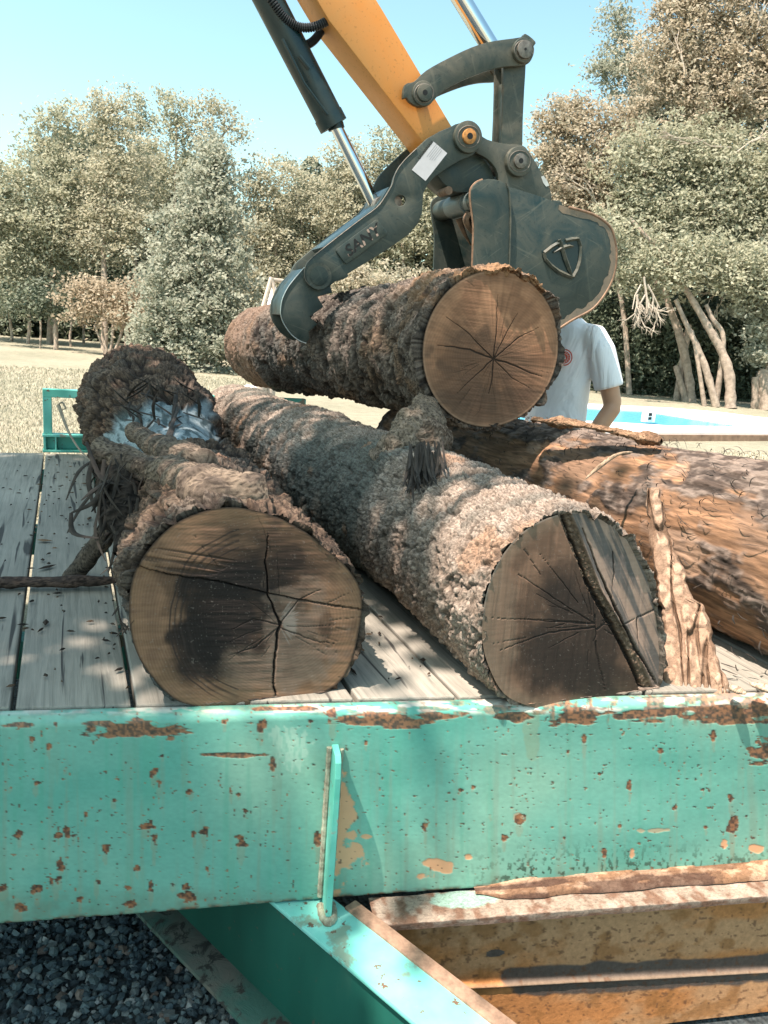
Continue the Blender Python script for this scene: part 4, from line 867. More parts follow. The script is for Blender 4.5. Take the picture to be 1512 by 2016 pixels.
# chips on the deck and splinters by the beam
def debris():
    r = np.random.default_rng(9); n = 560; X = []; 
    while len(X) < n:
        x, y = r.uniform(-.9,1.3), r.uniform(1.25,4.0)
        if abs(x-.31) < .19 or abs(x-.92) < .18 or y < 1.50+x*-.176: continue
        if abs(x-.31) > .42 and abs(x-.92) > .33 and r.random() < .55: continue
        X.append((x,y,.825))
    c = np.array(X); L = r.uniform(.003,.013,n)*np.where(r.random(n)<.06,2.8,1); a = r.uniform(0,2*pi,n); w = L*r.uniform(.2,.6,n)
    u = np.stack([np.cos(a),np.sin(a),a*0],1)*L[:,None]; v = np.stack([-np.sin(a),np.cos(a),a*0],1)*w[:,None]; z = np.array([0,0,.004])
    V = np.stack([c-u, c-v, c+u, c+v, c-u*.3+z, c+u*.4+z*.8],1).reshape(-1,3); k = np.arange(n)*6
    Fc = np.concatenate([np.stack([k+i for i in f],1) for f in ((0,1,4),(1,5,4),(1,2,5),(2,3,5),(3,4,5),(3,0,4))])
    base = np.array([(.06,.045,.035),(.12,.08,.055),(.25,.16,.10),(.03,.025,.022)])[r.choice(4,n,p=[.4,.3,.1,.2])]
    tag(npmesh('bark_crumbs', V, Fc, M['bark'], col=np.repeat(base,6,0), smooth=False), 'dark bark crumbs scattered over the grey deck boards', 'bark crumbs', kind='stuff')
debris()
for i, (P, R, lab) in enumerate([([onz(1436,1352,.85), onz(1470,1366,.845)], [.006,.012,.004], 'small pale wood chip on the deck beside the leaning bark slab'), ([onz(1475,1345,.86), onz(1512,1356,.855), onz(1540,1362,.85)], [.008,.018,.01], 'larger pale wood chip on the deck under the right log')]):
    o = rough_limb('wood_chip', P, R, None, (.55,.40,.28), (.68,.52,.40), n=14, m=24, amp=.003, sc=90, seed=40+i, flat=.5); tag(o, lab, 'wood chip', 'wood chips by the beam')

# ------------------------------------------------------------------ excavator attachment
WV = np.array([sin(radians(3.5)), cos(radians(3.5)), 0.0]); O0 = atd(900, 400, 3.15)
def mp(x, y, s=0.0):                                                    # machine plane: photo point of the near plane, pushed back by s
    r = ray(x, y); t = ((O0-CAM) @ WV)/(r @ WV); return CAM + r*t + WV*s
PXM = 3.15/F                                                            # metres per pixel on the machine
EX = tag(empty('excavator_arm', tuple(mp(925,267,.2))), 'yellow excavator arm reaching down with a dark bucket and hydraulic thumb clamping the top log', 'excavator')
def mplate(name, pts, s0, s1, mat, parent=None, bevel=.003, sm=0, holes=()):
    P = [np.array(p, float) for p in pts]
    if sm: P = spline(P, sm, True)
    return plate(name, [mp(p[0], p[1], s0) for p in P], WV*(s1-s0), mat, parent or EX, bevel, [[mp(h[0]+h[2]*cos(a), h[1]+h[2]*sin(a), s0) for a in np.linspace(0,2*pi,20,endpoint=False)] for h in holes])
def disc(b, x, y, r, s0, s1, n=36, r2=None):
    c0, c1 = mp(x,y,s0), mp(x,y,s1); e1 = np.array([cos(radians(3.5)),-sin(radians(3.5)),0]); e2 = np.array([0,0,1.]); r2 = r2 or r
    V = [c0+PXM*r*(cos(2*pi*k/n)*e1+sin(2*pi*k/n)*e2) for k in range(n)]+[c1+PXM*r2*(cos(2*pi*k/n)*e1+sin(2*pi*k/n)*e2) for k in range(n)]
    b.add(V, [tuple(range(n)), tuple(range(2*n-1,n-1,-1))]+[(k,(k+1)%n,n+(k+1)%n,n+k) for k in range(n)])
# stick (box section)
stick = [(452,-330),(560,-330),(765,0),(905,238),(915,262),(905,285),(862,292),(844,267),(659,25)]
mplate('stick', stick, .085, .265, M['yellow'], bevel=.004)
# curved guide links and straight links
curve = [(805,161),(823,155),(847,133),(888,110),(937,87),(978,75),(1034,67),(1044,60),(1064,76),(1060,86),(1061,98),(1053,116),(1039,123),(1005,125),(973,132),(937,145),(906,159),(879,175),(859,195),(847,204),(829,204),(814,195),(808,187),(801,187)]
mplate('guide_link', curve, .040, .062, M['dusty'], sm=3); mplate('guide_link', curve, .285, .305, M['dusty'], sm=3)
lnk = [(1006,100),(1052,100),(1050,140),(1048,170),(1045,230),(1044,285),(1040,320),(1008,320),(1001,278),(1004,220),(1006,160)]
mplate('bucket_link', lnk, .066, .086, M['dusty']); mplate('bucket_link', lnk, .145, .160, M['dusty']); 
web = [(1012,150),(1042,150),(1040,285),(1010,285)]; mplate('link_web', web, .088, .143, M['teal'])
# bucket ears
ear = [(946,292),(938,262),(951,256),(971,269),(1005,278),(1041,281),(1054,294),(1072,323),(1097,371),(1099,396),(1100,410),(1040,400),(990,380),(994,355),(989,330),(971,308)]
BK = mplate('bucket', [(959,355),(937,362),(927,376),(928,403),(933,445),(932,492),(930,539),(928,600),(935,660),(965,720),(1020,700),(1098,648),(1126,628),(1167,606),(1195,570),(1209,537),(1213,501),(1209,470),(1199,445),(1167,423),(1112,406),(1070,389),(1010,370),(998,366),(984,359)], 0, .012, M['teal'], sm=3)
tag(BK, 'dark scuffed bucket with a raised shield badge')
mplate('bucket_side', [(959,355),(937,362),(927,376),(928,403),(933,445),(932,492),(930,539),(928,600),(935,660),(965,720),(1020,700),(1098,648),(1126,628),(1167,606),(1195,570),(1209,537),(1213,501),(1209,470),(1199,445),(1167,423),(1112,406),(1070,389),(1010,370),(998,366),(984,359)], .438, .45, M['teal'], BK, sm=3)
mplate('cheek_plate', [(959,353),(937,360),(926,375),(927,403),(932,445),(931,492),(929,539),(926,590),(999,600),(1001,540),(1003,480),(1003,430),(1000,385),(994,366),(984,357)], -.010, -.0015, M['teal'], BK, bevel=.002, sm=2)
mplate('bucket_ear', ear, .055, .080, M['dusty'], BK, sm=3); mplate('bucket_ear', ear, .275, .30, M['dusty'], BK, sm=3)
# shell
sh = spline([(1004,372),(1040,381),(1112,406),(1167,423),(1197,445),(1209,472),(1212,501),(1207,537),(1193,570),(1165,606),(1124,629),(1096,650),(1050,690),(975,715),(935,722)], 5)
b = MB(); V = []; Fs = []
for k, p in enumerate(sh):
    q = sh[min(k+1,len(sh)-1)]-sh[max(k-1,0)]; q /= np.linalg.norm(q); nn = np.array([-q[1], q[0]])*6
    for s_ in (.002,.448): V.append(mp(p[0],p[1],s_)); V.append(mp(p[0]+nn[0],p[1]+nn[1],s_))
for k in range(len(sh)-1):
    a, c = k*4, k*4+4; Fs += [(a,a+2,c+2,c),(a+1,c+1,c+3,a+3),(a,c,c+1,a+1),(a+2,a+3,c+3,c+2)]
Fs += [(0,1,3,2)]; b.add(V, Fs); b.build('bucket_shell', M['teal'], BK, smooth=True)
# worn edges
b = MB(); b.sweep([mp(p[0],p[1],.001) for p in spline([(1120,408),(1167,422),(1199,444),(1210,470),(1214,501),(1210,537),(1196,571),(1168,607),(1127,630),(1096,650)],6)], .006, 10, flat=1); b.build('worn_rim', M['rust'], BK, smooth=True)
b = MB(); b.sweep([mp(p[0],p[1],.001) for p in spline([(950,354),(936,361),(926,376),(927,403),(932,445),(931,492),(929,545)],6)], .0055, 8); b.build('worn_rim', M['rust'], BK, smooth=True)
b = MB(); b.sweep([mp(p[0],p[1],-.011) for p in spline([(994,360),(1001,385),(1003,430),(1002,480),(1000,540),(998,570)],6)], [.003+.002*rnd.random() for _ in range(31)], 8); b.build('weld_bead', M['dusty'], BK, smooth=True)
o_ = spline([(1100,403),(1167,423),(1199,445),(1209,470),(1213,501),(1209,537),(1195,570),(1167,606),(1126,628),(1098,648)],5); m = len(o_); b = MB(); V = []
for k, p in enumerate(o_):
    c_ = np.array([1090,520]); q = (c_-p)/np.linalg.norm(c_-p)*(9+6*rnd.random()); V += [mp(p[0],p[1],-.0015), mp(p[0]+q[0],p[1]+q[1],-.0008)]
b.add(V, [(2*k,2*k+1,2*k+3,2*k+2) for k in range(m-1)]); b.build('worn_band', m_metal('worn_band', (.10,.09,.07), (.26,.19,.13), .75, .5, 14), BK, smooth=True)
# cross tube, hooks
for a_, c_, r__, mm in ((.012,.06,.043,'teal'),(.30,.438,.043,'teal'),(.12,.30,.0465,'bluegrey'),(.06,.12,.040,'bluegrey')):
    b = MB(); b.sweep([mp(948,392,s) for s in (a_,c_)], r__, 28); b.build('cross_tube' if mm == 'teal' else 'worn_sleeve', M[mm], BK, smooth=True)
for s_, k in ((.10,1.),(.25,.8)):
    b = MB(); b.sweep([mp(p[0],p[1],s_) for p in spline([(938+6,418),(938,428),(945,445),(962,462),(985,478)] if k == 1 else [(930+22,418),(934+22,432),(942+22,452),(952+24,475)],5)], list(np.linspace(.030*k,.004,21 if k == 1 else 16)), 10, flat=.7); b.build('tooth', M['rust'], BK, smooth=True)
# shield badge
def strip(b, pts, r, s_, closed=False): b.sweep([mp(p[0],p[1],s_) for p in pts], r, 4, closed=closed, up=tuple(WV))
b = MB()
strip(b, [(1070,498),(1084,487),(1094,481),(1104,477)], .0085, -.006); strip(b, [(1112,474),(1125,471),(1137,470),(1142,484),(1142,500),(1140,515),(1135,531),(1127,545)], .0085, -.006); strip(b, [(1070,498),(1073,510),(1084,523),(1098,534),(1113,541),(1127,545)], .0085, -.006)
strip(b, [(1099,472),(1104,485),(1112,512),(1119,530),(1124,542)], [.010,.010,.010,.009,.004], -.009); strip(b, [(1088,497),(1102,489),(1118,484),(1127,485)], [.004,.009,.009,.004], -.008)
b.build('shield_badge', M['dusty'], BK)
mplate('badge_ground', [(1066,494),(1084,483),(1104,474),(1139,466),(1146,484),(1145,515),(1138,535),(1128,551),(1098,540),(1076,520),(1068,508)], -.003, -.0005, M['black'], BK, bevel=0)
# inner dark coupler body
mplate('coupler_body', [(877,337),(895,315),(930,290),(965,300),(985,325),(994,355),(992,380),(960,372),(919,373),(901,364)], .09, .26, M['teal'], BK, sm=2)
b = MB(); disc(b, 898, 370, 8, .075, .16); b.build('coupler_pin', M['rust'], BK, smooth=True)
mplate('wear_block', [(1096,392),(1112,394),(1116,404),(1098,402)], .03, .30, M['teal'], BK)
mplate('paint_chip', [(1078,344),(1083,342),(1090,352),(1094,362),(1088,364),(1082,356)], .0535, .0545, plain('bare_pale_paint',(.6,.62,.6),.6), BK, bevel=0)
# thumb
arm = [(915,238),(903,241),(892,247),(870,256),(846,270),(825,290),(806,308),(793,323),(786,334),(780,348),(776,363),(761,388),(746,407),(708,435),(646,483),(613,511),(604,526),(603,546),(613,561),(631,570),(651,565),(663,554),(681,549),(691,543),(688,539),(734,511),(771,488),(809,461),(829,438),(837,415),(838,390),(839,378),(847,362),(860,347),(874,337),(895,323),(915,312),(937,303),(948,290),(951,274),(946,254),(935,242)]
TH = mplate('thumb', arm, .030, .048, M['teal'], holes=[(793,393,11)], bevel=.003); tag(TH, 'dark green thumb arm with raised lettering')
mplate('thumb_side', arm, .300, .318, M['teal'], TH, holes=[(793,393,11)], bevel=.003)
claw = [(605,525),(580,554),(568,572),(560,591),(557,611),(558,622),(563,637),(578,659),(595,672),(608,677),(615,667),(613,654),(631,639),(615,624),(643,604),(631,584),(661,576),(657,562),(640,545),(625,530)]
for s0 in (.050, .282): mplate('claw_plate', claw, s0, s0+.016, M['teal'], TH, bevel=.003)
mplate('thumb_spine', [(776,363),(761,388),(746,407),(708,435),(646,483),(652,490),(712,443),(752,413),(768,392),(781,368)], .066, .282, M['black'], TH, bevel=.001)
mplate('thumb_spine', [(605,527),(580,556),(562,591),(560,620),(572,622),(574,594),(592,560),(612,536)], .067, .281, M['black'], TH, bevel=.001)
rim = MB(); rim.sweep([mp(p[0],p[1],.029) for p in spline(arm[5:20],3)], .0018, 6); rim.build('bare_edge', M['steel'], TH, smooth=True); rim = MB(); rim.sweep([mp(p[0],p[1],.049) for p in spline(claw[:10],3)], .002, 6); rim.build('worn_rim', plain('bare_edge',(.45,.5,.48),.4,.6,.3,40,.1), TH, smooth=True)
b = MB(); disc(b, 631, 543, 18, .022, .03); b.build('pivot_cap', M['teal'], TH, smooth=True, bevel=.002)
b = MB(); disc(b, 631, 543, 25, .0255, .0298); b.build('pivot_washer', M['dusty'], TH, smooth=True)
# lettering plate
def rrect(cx, cy, L, H, ang, r=5):
    out = []
    for sx, sy, a0 in ((1,1,0),(-1,1,90),(-1,-1,180),(1,-1,270)):
        for a in (0,30,60,90):
            x, y = sx*(L/2-r)+r*cos(radians(a0+a)), sy*(H/2-r)+r*sin(radians(a0+a)); ca, sa = cos(ang), sin(ang); out.append((cx+x*ca-y*sa, cy+x*sa+y*ca))
    return out
ANG = -radians(36.5)
mplate('lettering_plate', rrect(715,475,104,36,ANG), .022, .0298, M['teal'], TH, bevel=.002)
def text_mesh(txt, cx, cy, size, ang, s_, mat, name, parent, bold=.0, shear=0., ext=.0006, sx=1.):
    cu = bpy.data.curves.new(name, 'FONT'); cu.body = txt; cu.size = 1; cu.align_x = 'CENTER'; cu.align_y = 'CENTER'; cu.offset = bold; cu.shear = shear; cu.extrude = 0; cu.space_character = 1.05
    to = bpy.data.objects.new(name, cu); COL.objects.link(to); bpy.context.view_layer.update()
    me = bpy.data.meshes.new_from_object(to.evaluated_get(bpy.context.evaluated_depsgraph_get())); bpy.data.objects.remove(to)
    co = np.array([v.co[:] for v in me.vertices]); ca, sa = cos(ang), sin(ang)
    X = co[:,0]*size*sx; Y = -co[:,1]*size; Q = [mp(cx+x*ca-y*sa, cy+x*sa+y*ca, s_) for x, y in zip(X, Y)]
    for v, q in zip(me.vertices, Q): v.co = q
    me.materials.clear(); return link(name, me, mat, parent)
def m_letter():
    t = NT('letter_shade_wear'); n = t.noise(28, 2); t.col(t.ramp(n, [(.52,(.01,.012,.012)),(.56,(.42,.30,.24))])); t.rough(.8); return t.m  # near-black paints the recess shade of the letters; pinkish patches are wear
text_mesh('SANY', 716, 474, 32, ANG, .0212, m_letter(), 'lettering', TH, bold=.02, shear=.25, sx=.98)
# sticker
mplate('sticker', [(859,276),(886,299),(843,354),(816,332)], .0288, .0298, plain('sticker_paper',(.62,.60,.62),.5,0,.08,30,0), TH, bevel=0)
sa_ = math.atan2(276-332, 859-816)
text_mesh('SAVANNAH', 843, 293, 8, sa_, .0283, M['hole'], 'sticker_print', TH, bold=.01)
b = MB()
for k, (off, L) in enumerate([(8,40),(12,32),(16,44),(20,38),(24,30)]):
    nx, ny = -sin(sa_), cos(sa_); cx, cy = 843+nx*off+4, 293+ny*off-2
    p = [(cx-cos(sa_)*L/3, cy-sin(sa_)*L/3), (cx+cos(sa_)*L/2, cy+sin(sa_)*L/2)]; b.add([mp(p[0][0],p[0][1]-.45,.0283), mp(p[1][0],p[1][1]-.45,.0283), mp(p[1][0],p[1][1]+.45,.0283), mp(p[0][0],p[0][1]+.45,.0283)], [(0,1,2,3)])
b.build('sticker_print', plain('faint_print',(.10,.10,.12),.6,0,.1,10,0), TH)
# pins and bosses
def boss(x, y, r, s0, s1, rn, matn, hole, parent=None, washer=None):
    b = MB(); disc(b, x, y, r, s0, s1, r2=r*1.02); o = b.build('pin_boss', M['dusty'], parent or EX, smooth=True, bevel=.003)
    b = MB(); disc(b, x, y, rn, s0-.012, s0+.001); b.build('pin_nut', M[matn], o, smooth=True, bevel=.002)
    b = MB(); disc(b, x, y, hole, s0-.0130, s0-.0120, 16); b.build('pin_hole_shade', M['hole'], o)  # raised black disc stands in for the shade inside the hole
    b = MB(); rr_ = [(r+rn)/2]; 
    b.sweep([mp(x+(r+rn)/2*cos(a), y+(r+rn)/2*sin(a), s0) for a in np.linspace(0,2*pi,30,endpoint=False)], .002, 6, closed=True); b.build('pin_ring', M['steel'], o, smooth=True)
boss(925,268,29,.010,.031,14,'orange',6); boss(1030,315,28,.030,.056,14,'steel',5); boss(840,180,22,.028,.041,15,'dusty',5); boss(1037,95,22,.022,.041,16,'steel',2.5)
for q in ((925,268,12,.0,.33),(1030,315,12,.02,.33),(840,180,12,.03,.31),(1037,95,12,.03,.31)):
    b = MB(); disc(b, *q); b.build('pivot_pin', M['steel'], EX, smooth=True)
# thumb cylinder
CY = MB(); sC = .175
CY.sweep([mp(455,-130,sC), mp(575,5,sC), mp(674,215,sC)] if False else [mp(500,-125,sC), mp(676,221,sC)], .0555, 32); cyo = CY.build('thumb_cylinder', M['black'], EX, smooth=True)
b = MB(); b.sweep([mp(668,206,sC), mp(680,229,sC)], .059, 32); b.sweep([mp(683,224,sC), mp(686,236,sC)], .033, 24); b.build('cylinder_gland', M['black'], cyo, smooth=True)
b = MB(); b.sweep([mp(680,220,sC), mp(762,388,sC)], .025, 28); b.build('cylinder_rod', M['chrome'], cyo, smooth=True)
b = MB(); disc(b, 770, 398, 17, .10, .25); disc(b, 793,393,10,.07,.30); b.build('rod_eye', M['steel'], cyo, smooth=True)
b = MB(); b.sweep([mp(880,-140,.17), mp(960,-5,.17), mp(1018,92,.17)], .036, 30); o = b.build('bucket_cylinder_rod', M['chrome'], EX, smooth=True)
b = MB(); b.sweep([mp(1005,70,.17), mp(1030,112,.17)], .045, 24); b.build('rod_eye', M['teal'], o, smooth=True)
b = MB(); b.sweep([mp(566,60,.10), mp(585,98,.10), mp(610,150,.10), mp(660,212,.12)], .006, 8); b.sweep([mp(602,92,.115), mp(622,118,.115)], .008, 8); b.build('hydraulic_pipe', M['black'], cyo, smooth=True)
# spiral hoses
for pts, s_ in (([(500,-90),(545,-25),(575,15),(610,33),(650,25),(680,-5),(690,-60)], .12), ([(610,50),(625,55),(640,48),(655,30),(668,5)], .20)):
    P = spline([mp(x,y,s_) for x,y in pts], 26); b = MB(); b.sweep(P, [.0165 if (k % 3) else .0115 for k in range(len(P))], 12); b.build('hydraulic_hose', M['rubber'], EX, smooth=False)

# ------------------------------------------------------------------ pool
def pool():
    zc = .15
    out = [onz(x,y,zc)[:2] for x,y in [(1165,795),(1321,803),(1512,823)]]
    o_far0 = out[0]; o_far1 = out[1]; o_r = out[2]
    outer = [tuple(onz(900,772,zc)[:2]), tuple(o_far0), tuple(o_far1), (14.5,14.6), tuple(o_r), (15.0,12.4), (13.6,11.2), (12.2,10.95), (9.2,10.6), tuple(onz(1000,846,zc)[:2]), tuple(onz(880,830,zc)[:2])]
    W_ = [onz(x,y,zc)[:2] for x,y in [(1190,804),(1274,808),(1352,820),(1446,834),(1493,840),(1321,838),(1243,833),(1177,829)]]
    inner = [tuple(onz(960,788,zc)[:2])]+[tuple(p) for p in W_]+[tuple(onz(1010,826,zc)[:2])]
    conc = plain('white_coping', (.84,.81,.79), .8, 0, .06, 6, .1)
    root = tag(empty('swimming_pool', (9,13,0)), 'swimming pool with blue water, wide white coping and a low timber edge on the lawn', 'swimming pool')
    plate('coping', [(*p, zc) for p in outer], (0,0,-.04), conc, root, 0, holes=[[(*p, zc) for p in inner]])
    big = [(x + (.03 if x > 9 else -.03), y + (.03 if y > 13 else -.03)) for x, y in outer]
    b = MB(); m = len(big)
    ins = [(x - (.02 if x > 9 else -.02), y - (.02 if y > 13 else -.02)) for x, y in outer]
    for k in range(m):
        a, c = big[k], big[(k+1)%m]; a2, c2 = ins[k], ins[(k+1)%m]
        b.add([(*a,.0),(*c,.0),(*c,.112),(*a,.112),(*a2,.0),(*c2,.0),(*c2,.112),(*a2,.112)], [(0,1,2,3),(4,7,6,5),(3,2,6,7)])
    b.build('timber_edge', plain('timber', (.36,.22,.15), .85, 0, .4, 8, .4), root)
    t = NT('pool_water'); t.col((.16,.56,.78)); t.rough(.12); t.bump(t.noise(6, 3), .15, .02); t.b.inputs['Specular IOR Level'].default_value = .5
    b = MB(); b.add([(*p, .128) for p in inner], [tuple(range(len(inner)))]); b.build('pool_water', t.m, root)
    b = MB(); cx, cy = onz(1275,832,.14)[:2]; cx2, cy2 = cx+.02, cy+.1
    for k, (w, h, z0) in enumerate([(.09,.10,.15)]): b.box((cx, cy, .27), (.13,.05,.12)); 
    o = b.build('skimmer_box', conc, root, bevel=.01)
    b = MB(); b.box((cx-.01, cy-.055, .30), (.035,.006,.028)); b.box((cx-.01, cy-.055, .225), (.035,.006,.025)); b.build('skimmer_slot_shade', M['hole'], o)  # black blocks on the face stand in for the shaded openings
pool()

# ------------------------------------------------------------------ garden things behind
def ppx(x, y, d): return atd(x, y, d)
wood = plain('pale_post', (.55,.45,.37), .85, 0, .2, 12, .2); white = plain('white_cloth', (.82,.78,.76), .8, 0, .06, 8, .1)
um = tag(empty('closed_parasol', tuple(onz(532,742,0))), 'closed white patio parasol far off on the lawn before the trees', 'parasol')
ub = np.array(um.location); b = MB(); b.sweep([ub, ub+[0,0,2.45]], .03, 10); b.build('pole', wood, um, smooth=True)
b = MB(); zz = np.linspace(.95,2.3,14); n_ = 28; V = []
for z in zz:
    t = (2.3-z)/1.35; R_ = .05+.24*t**.8
    for k in range(n_): a = 2*pi*k/n_; q = R_*(1+.22*sin(a*7)*t); V.append((ub[0]+q*cos(a), ub[1]+q*sin(a), z))
b.add(V, [(i*n_+k,i*n_+(k+1)%n_,(i+1)*n_+(k+1)%n_,(i+1)*n_+k) for i in range(13) for k in range(n_)]); b.build('folded_canopy', white, um, smooth=True)
sw = tag(empty('swing_frame', tuple(onz(515,744,0))), 'pale wooden swing frame of leaning posts standing beside the closed parasol', 'swing')
s0 = np.array(sw.location); b = MB(); 
for dx, dy, w_ in ((-.55,-.3,.055),(-.35,.5,.05),(.75,-.3,.045)): b.sweep([s0+[dx,dy,0], s0+[.17,.1,2.5]], w_, 8)
b.build('leg', wood, sw); b = MB(); b.sweep([s0+[.17,.1,2.45], s0+[1.9,1.2,2.45]], .05, 8); b.build('top_beam', wood, sw)
# low white things seen between the left and middle logs
pb = atd(455,778,9.0); b = MB(); b.box((pb[0],pb[1],(pb[2]+.05)/2), (.16,.12,(pb[2]+.05)/2)); tag(b.build('planter', plain('pink_brick',(.62,.42,.35),.8,0,.25,30,.3), bevel=.01), 'pinkish brick planter on the lawn behind the middle log', 'planter')
sk = atd(492,776,9.0); b = MB(); V = []
for i in range(9):
    t = i/8; z = t*(sk[2]+.10); R_ = .22*(1-.25*t**3)*(.9+.1*sin(t*5)) if i < 8 else .05
    for k in range(20): a = 2*pi*k/20; V.append((sk[0]+R_*1.1*cos(a)*(1+.06*sin(3*a+t*4)), sk[1]+R_*sin(a), z))
b.add(V, [(i*20+k,i*20+(k+1)%20,(i+1)*20+(k+1)%20,(i+1)*20+k) for i in range(8) for k in range(20)]+[tuple(8*20+k for k in range(20))]); tag(b.build('white_sack', white, smooth=True), 'rounded white sack beside the pinkish planter behind the middle log', 'sack')
po = atd(514,765,9.4); b = MB(); b.sweep([(po[0],po[1],0),(po[0],po[1],po[2]+.12)], .075, 16); b.sweep([(po[0]+.12,po[1],0),(po[0]+.12,po[1],po[2]+.10)], .055, 16); b.box((po[0]+.06,po[1],.6),(.08,.03,.03)); tag(b.build('garden_post', wood, smooth=True), 'pair of short pale posts just right of the white sack', 'post')

# ------------------------------------------------------------------ person
def remesh(name, b, vox, mat, parent=None, sm=6):
    me = bpy.data.meshes.new(name); me.from_pydata(b.v, [], b.f); me.update()
    bm = bmesh.new(); bm.from_mesh(me); bmesh.ops.recalc_face_normals(bm, faces=bm.faces); bm.to_mesh(me); bm.free()
    o = bpy.data.objects.new(name, me); COL.objects.link(o)
    r = o.modifiers.new('r', 'REMESH'); r.mode = 'VOXEL'; r.voxel_size = vox; s_ = o.modifiers.new('s', 'SMOOTH'); s_.iterations = sm; s_.factor = .5
    bpy.context.view_layer.update(); m2 = bpy.data.meshes.new_from_object(o.evaluated_get(bpy.context.evaluated_depsgraph_get())); bpy.data.objects.remove(o)
    m2.name = name; m2.materials.clear(); m2.polygons.foreach_set('use_smooth', [True]*len(m2.polygons)); return link(name, m2, mat, parent)
def ell(b, rows, n=28, fwd=None):
    """stack of ellipses: (centre, half width, half depth) with the person's side and forward axes"""
    V = []
    for c, w, d in rows:
        for k in range(n): a = 2*pi*k/n; V.append(np.array(c)+SIDE*w*cos(a)+FWD*d*sin(a))
    m = len(rows); b.add(V, [(i*n+k,i*n+(k+1)%n,(i+1)*n+(k+1)%n,(i+1)*n+k) for i in range(m-1) for k in range(n)]+[tuple(range(n))[::-1], tuple((m-1)*n+k for k in range(n))])
sh_ = atd(1178,652,3.8)                                                # his left shoulder
view = sh_-CAM; view[2] = 0; view /= np.linalg.norm(view); rgt = np.array([view[1],-view[0],0])
FWD = -view*.80 - rgt*.60; FWD /= np.linalg.norm(FWD); SIDE = np.array([-FWD[1], FWD[0], 0])  # SIDE: towards his left (photo right)
if SIDE @ rgt < 0: SIDE = -SIDE
K = 1.115; base = sh_ - SIDE*.175*K; base[2] = 0
def pt(s, f, z): return base + SIDE*s*K + FWD*f*K + np.array([0,0,z*K])
person = tag(empty('person', tuple(base)), 'person in a white t-shirt with a red round chest print, half hidden behind the bucket', 'person')
skin = plain('skin', (.52,.29,.18), .5, 0, .08, 14, .05); skin.node_tree.nodes['Principled BSDF'].inputs['Subsurface Weight'].default_value = .08
b = MB()
ell(b, [(pt(0,0,.90),.165,.115),(pt(0,0,1.0),.150,.105),(pt(0,0,1.1),.142,.10),(pt(0,.01,1.25),.165,.11),(pt(0,.01,1.36),.175,.112),(pt(0,0,1.44),.15,.09),(pt(0,0,1.49),.07,.06)])
b.sweep([pt(0,0,1.44),pt(0,.01,1.50),pt(0,.02,1.58)], [.065,.056,.055], 16)
V = []; 
ell(b, [(pt(0,.03,1.545),.045,.05),(pt(0,.035,1.57),.058,.07),(pt(0,.03,1.61),.070,.086),(pt(0,.02,1.66),.076,.096),(pt(0,.015,1.70),.077,.098),(pt(0,.01,1.735),.068,.088),(pt(0,.005,1.76),.045,.06),(pt(0,.005,1.772),.015,.02)])
b.sweep([pt(0,.108,1.665),pt(0,.128,1.64),pt(0,.112,1.632)], [.008,.014,.008], 8)
for sd in (-1,1): b.sweep([pt(sd*.080,.01,1.68),pt(sd*.086,.005,1.655),pt(sd*.080,.012,1.63)], [.008,.012,.006], 8, flat=.5)
b.sweep([pt(.165,0,1.40),pt(.215,-.02,1.30),pt(.255,-.06,1.14),pt(.262,-.055,1.10)], [.058,.052,.044,.042], 16)      # left arm, elbow out
b.sweep([pt(.262,-.055,1.115),pt(.235,-.01,1.02),pt(.190,.035,.94),pt(.165,.05,.90)], [.043,.042,.034,.028], 16)
b.sweep([pt(-.165,0,1.40),pt(-.22,.0,1.28),pt(-.25,.0,1.12)], [.058,.050,.042], 16); b.sweep([pt(-.25,.0,1.12),pt(-.25,.06,.98),pt(-.24,.10,.88)], [.042,.038,.027], 16)
for sd, hp, dr in ((1, pt(.165,.05,.905), np.array([-.5,.5,-.7])), (-1, pt(-.24,.10,.885), np.array([0,.3,-.95]))):
    d_ = SIDE*dr[0]*1.0+FWD*dr[1]+np.array([0,0,dr[2]]); d_ /= np.linalg.norm(d_); sx_ = np.cross(d_, SIDE); sx_ /= np.linalg.norm(sx_)
    b.sweep([hp, hp+d_*.05, hp+d_*.09], [.026,.036,.034], 14, flat=.6)
    for q, L in ((-1.5,.065),(-.5,.078),(.5,.074),(1.5,.058)):
        f0 = hp+d_*.085+sx_*q*.019; b.sweep([f0, f0+d_*L*.5, f0+d_*L*.85-SIDE*.012*sd, f0+d_*L-SIDE*.022*sd], [.0095,.009,.008,.006], 8)
    f0 = hp+d_*.03+sx_*.028; b.sweep([f0, f0+sx_*.022+d_*.02, f0+sx_*.03+d_*.05], [.012,.010,.008], 8)
for sd in (-1,1):
    b.sweep([pt(sd*.085,0,.92),pt(sd*.095,.01,.70),pt(sd*.10,.02,.50),pt(sd*.10,0,.30),pt(sd*.10,-.01,.09)], [.098,.082,.060,.056,.042], 18)
    b.sweep([pt(sd*.10,-.03,.045),pt(sd*.105,.06,.04),pt(sd*.11,.15,.03)], [.042,.04,.03], 12)
remesh('body', b, .0085, skin, person, 5)
b = MB()
ell(b, [(pt(0,0,.84),.178,.130),(pt(0,0,.90),.172,.126),(pt(0,0,1.0),.170,.128),(pt(0,0,1.1),.170,.124),(pt(0,.01,1.22),.178,.124),(pt(0,.01,1.33),.190,.126),(pt(0,0,1.40),.188,.115),(pt(0,0,1.445),.150,.095),(pt(0,0,1.478),.090,.075),(pt(0,0,1.49),.07,.066)])
for sd in (-1,1): b.sweep([pt(sd*.085,0,1.432),pt(sd*.150,0,1.412),pt(sd*.192,-.01,1.35),pt(sd*.222,-.025 if sd > 0 else 0,1.27),pt(sd*.242,-.04 if sd > 0 else 0,1.20)], [.045,.068,.074,.070,.071], 20)
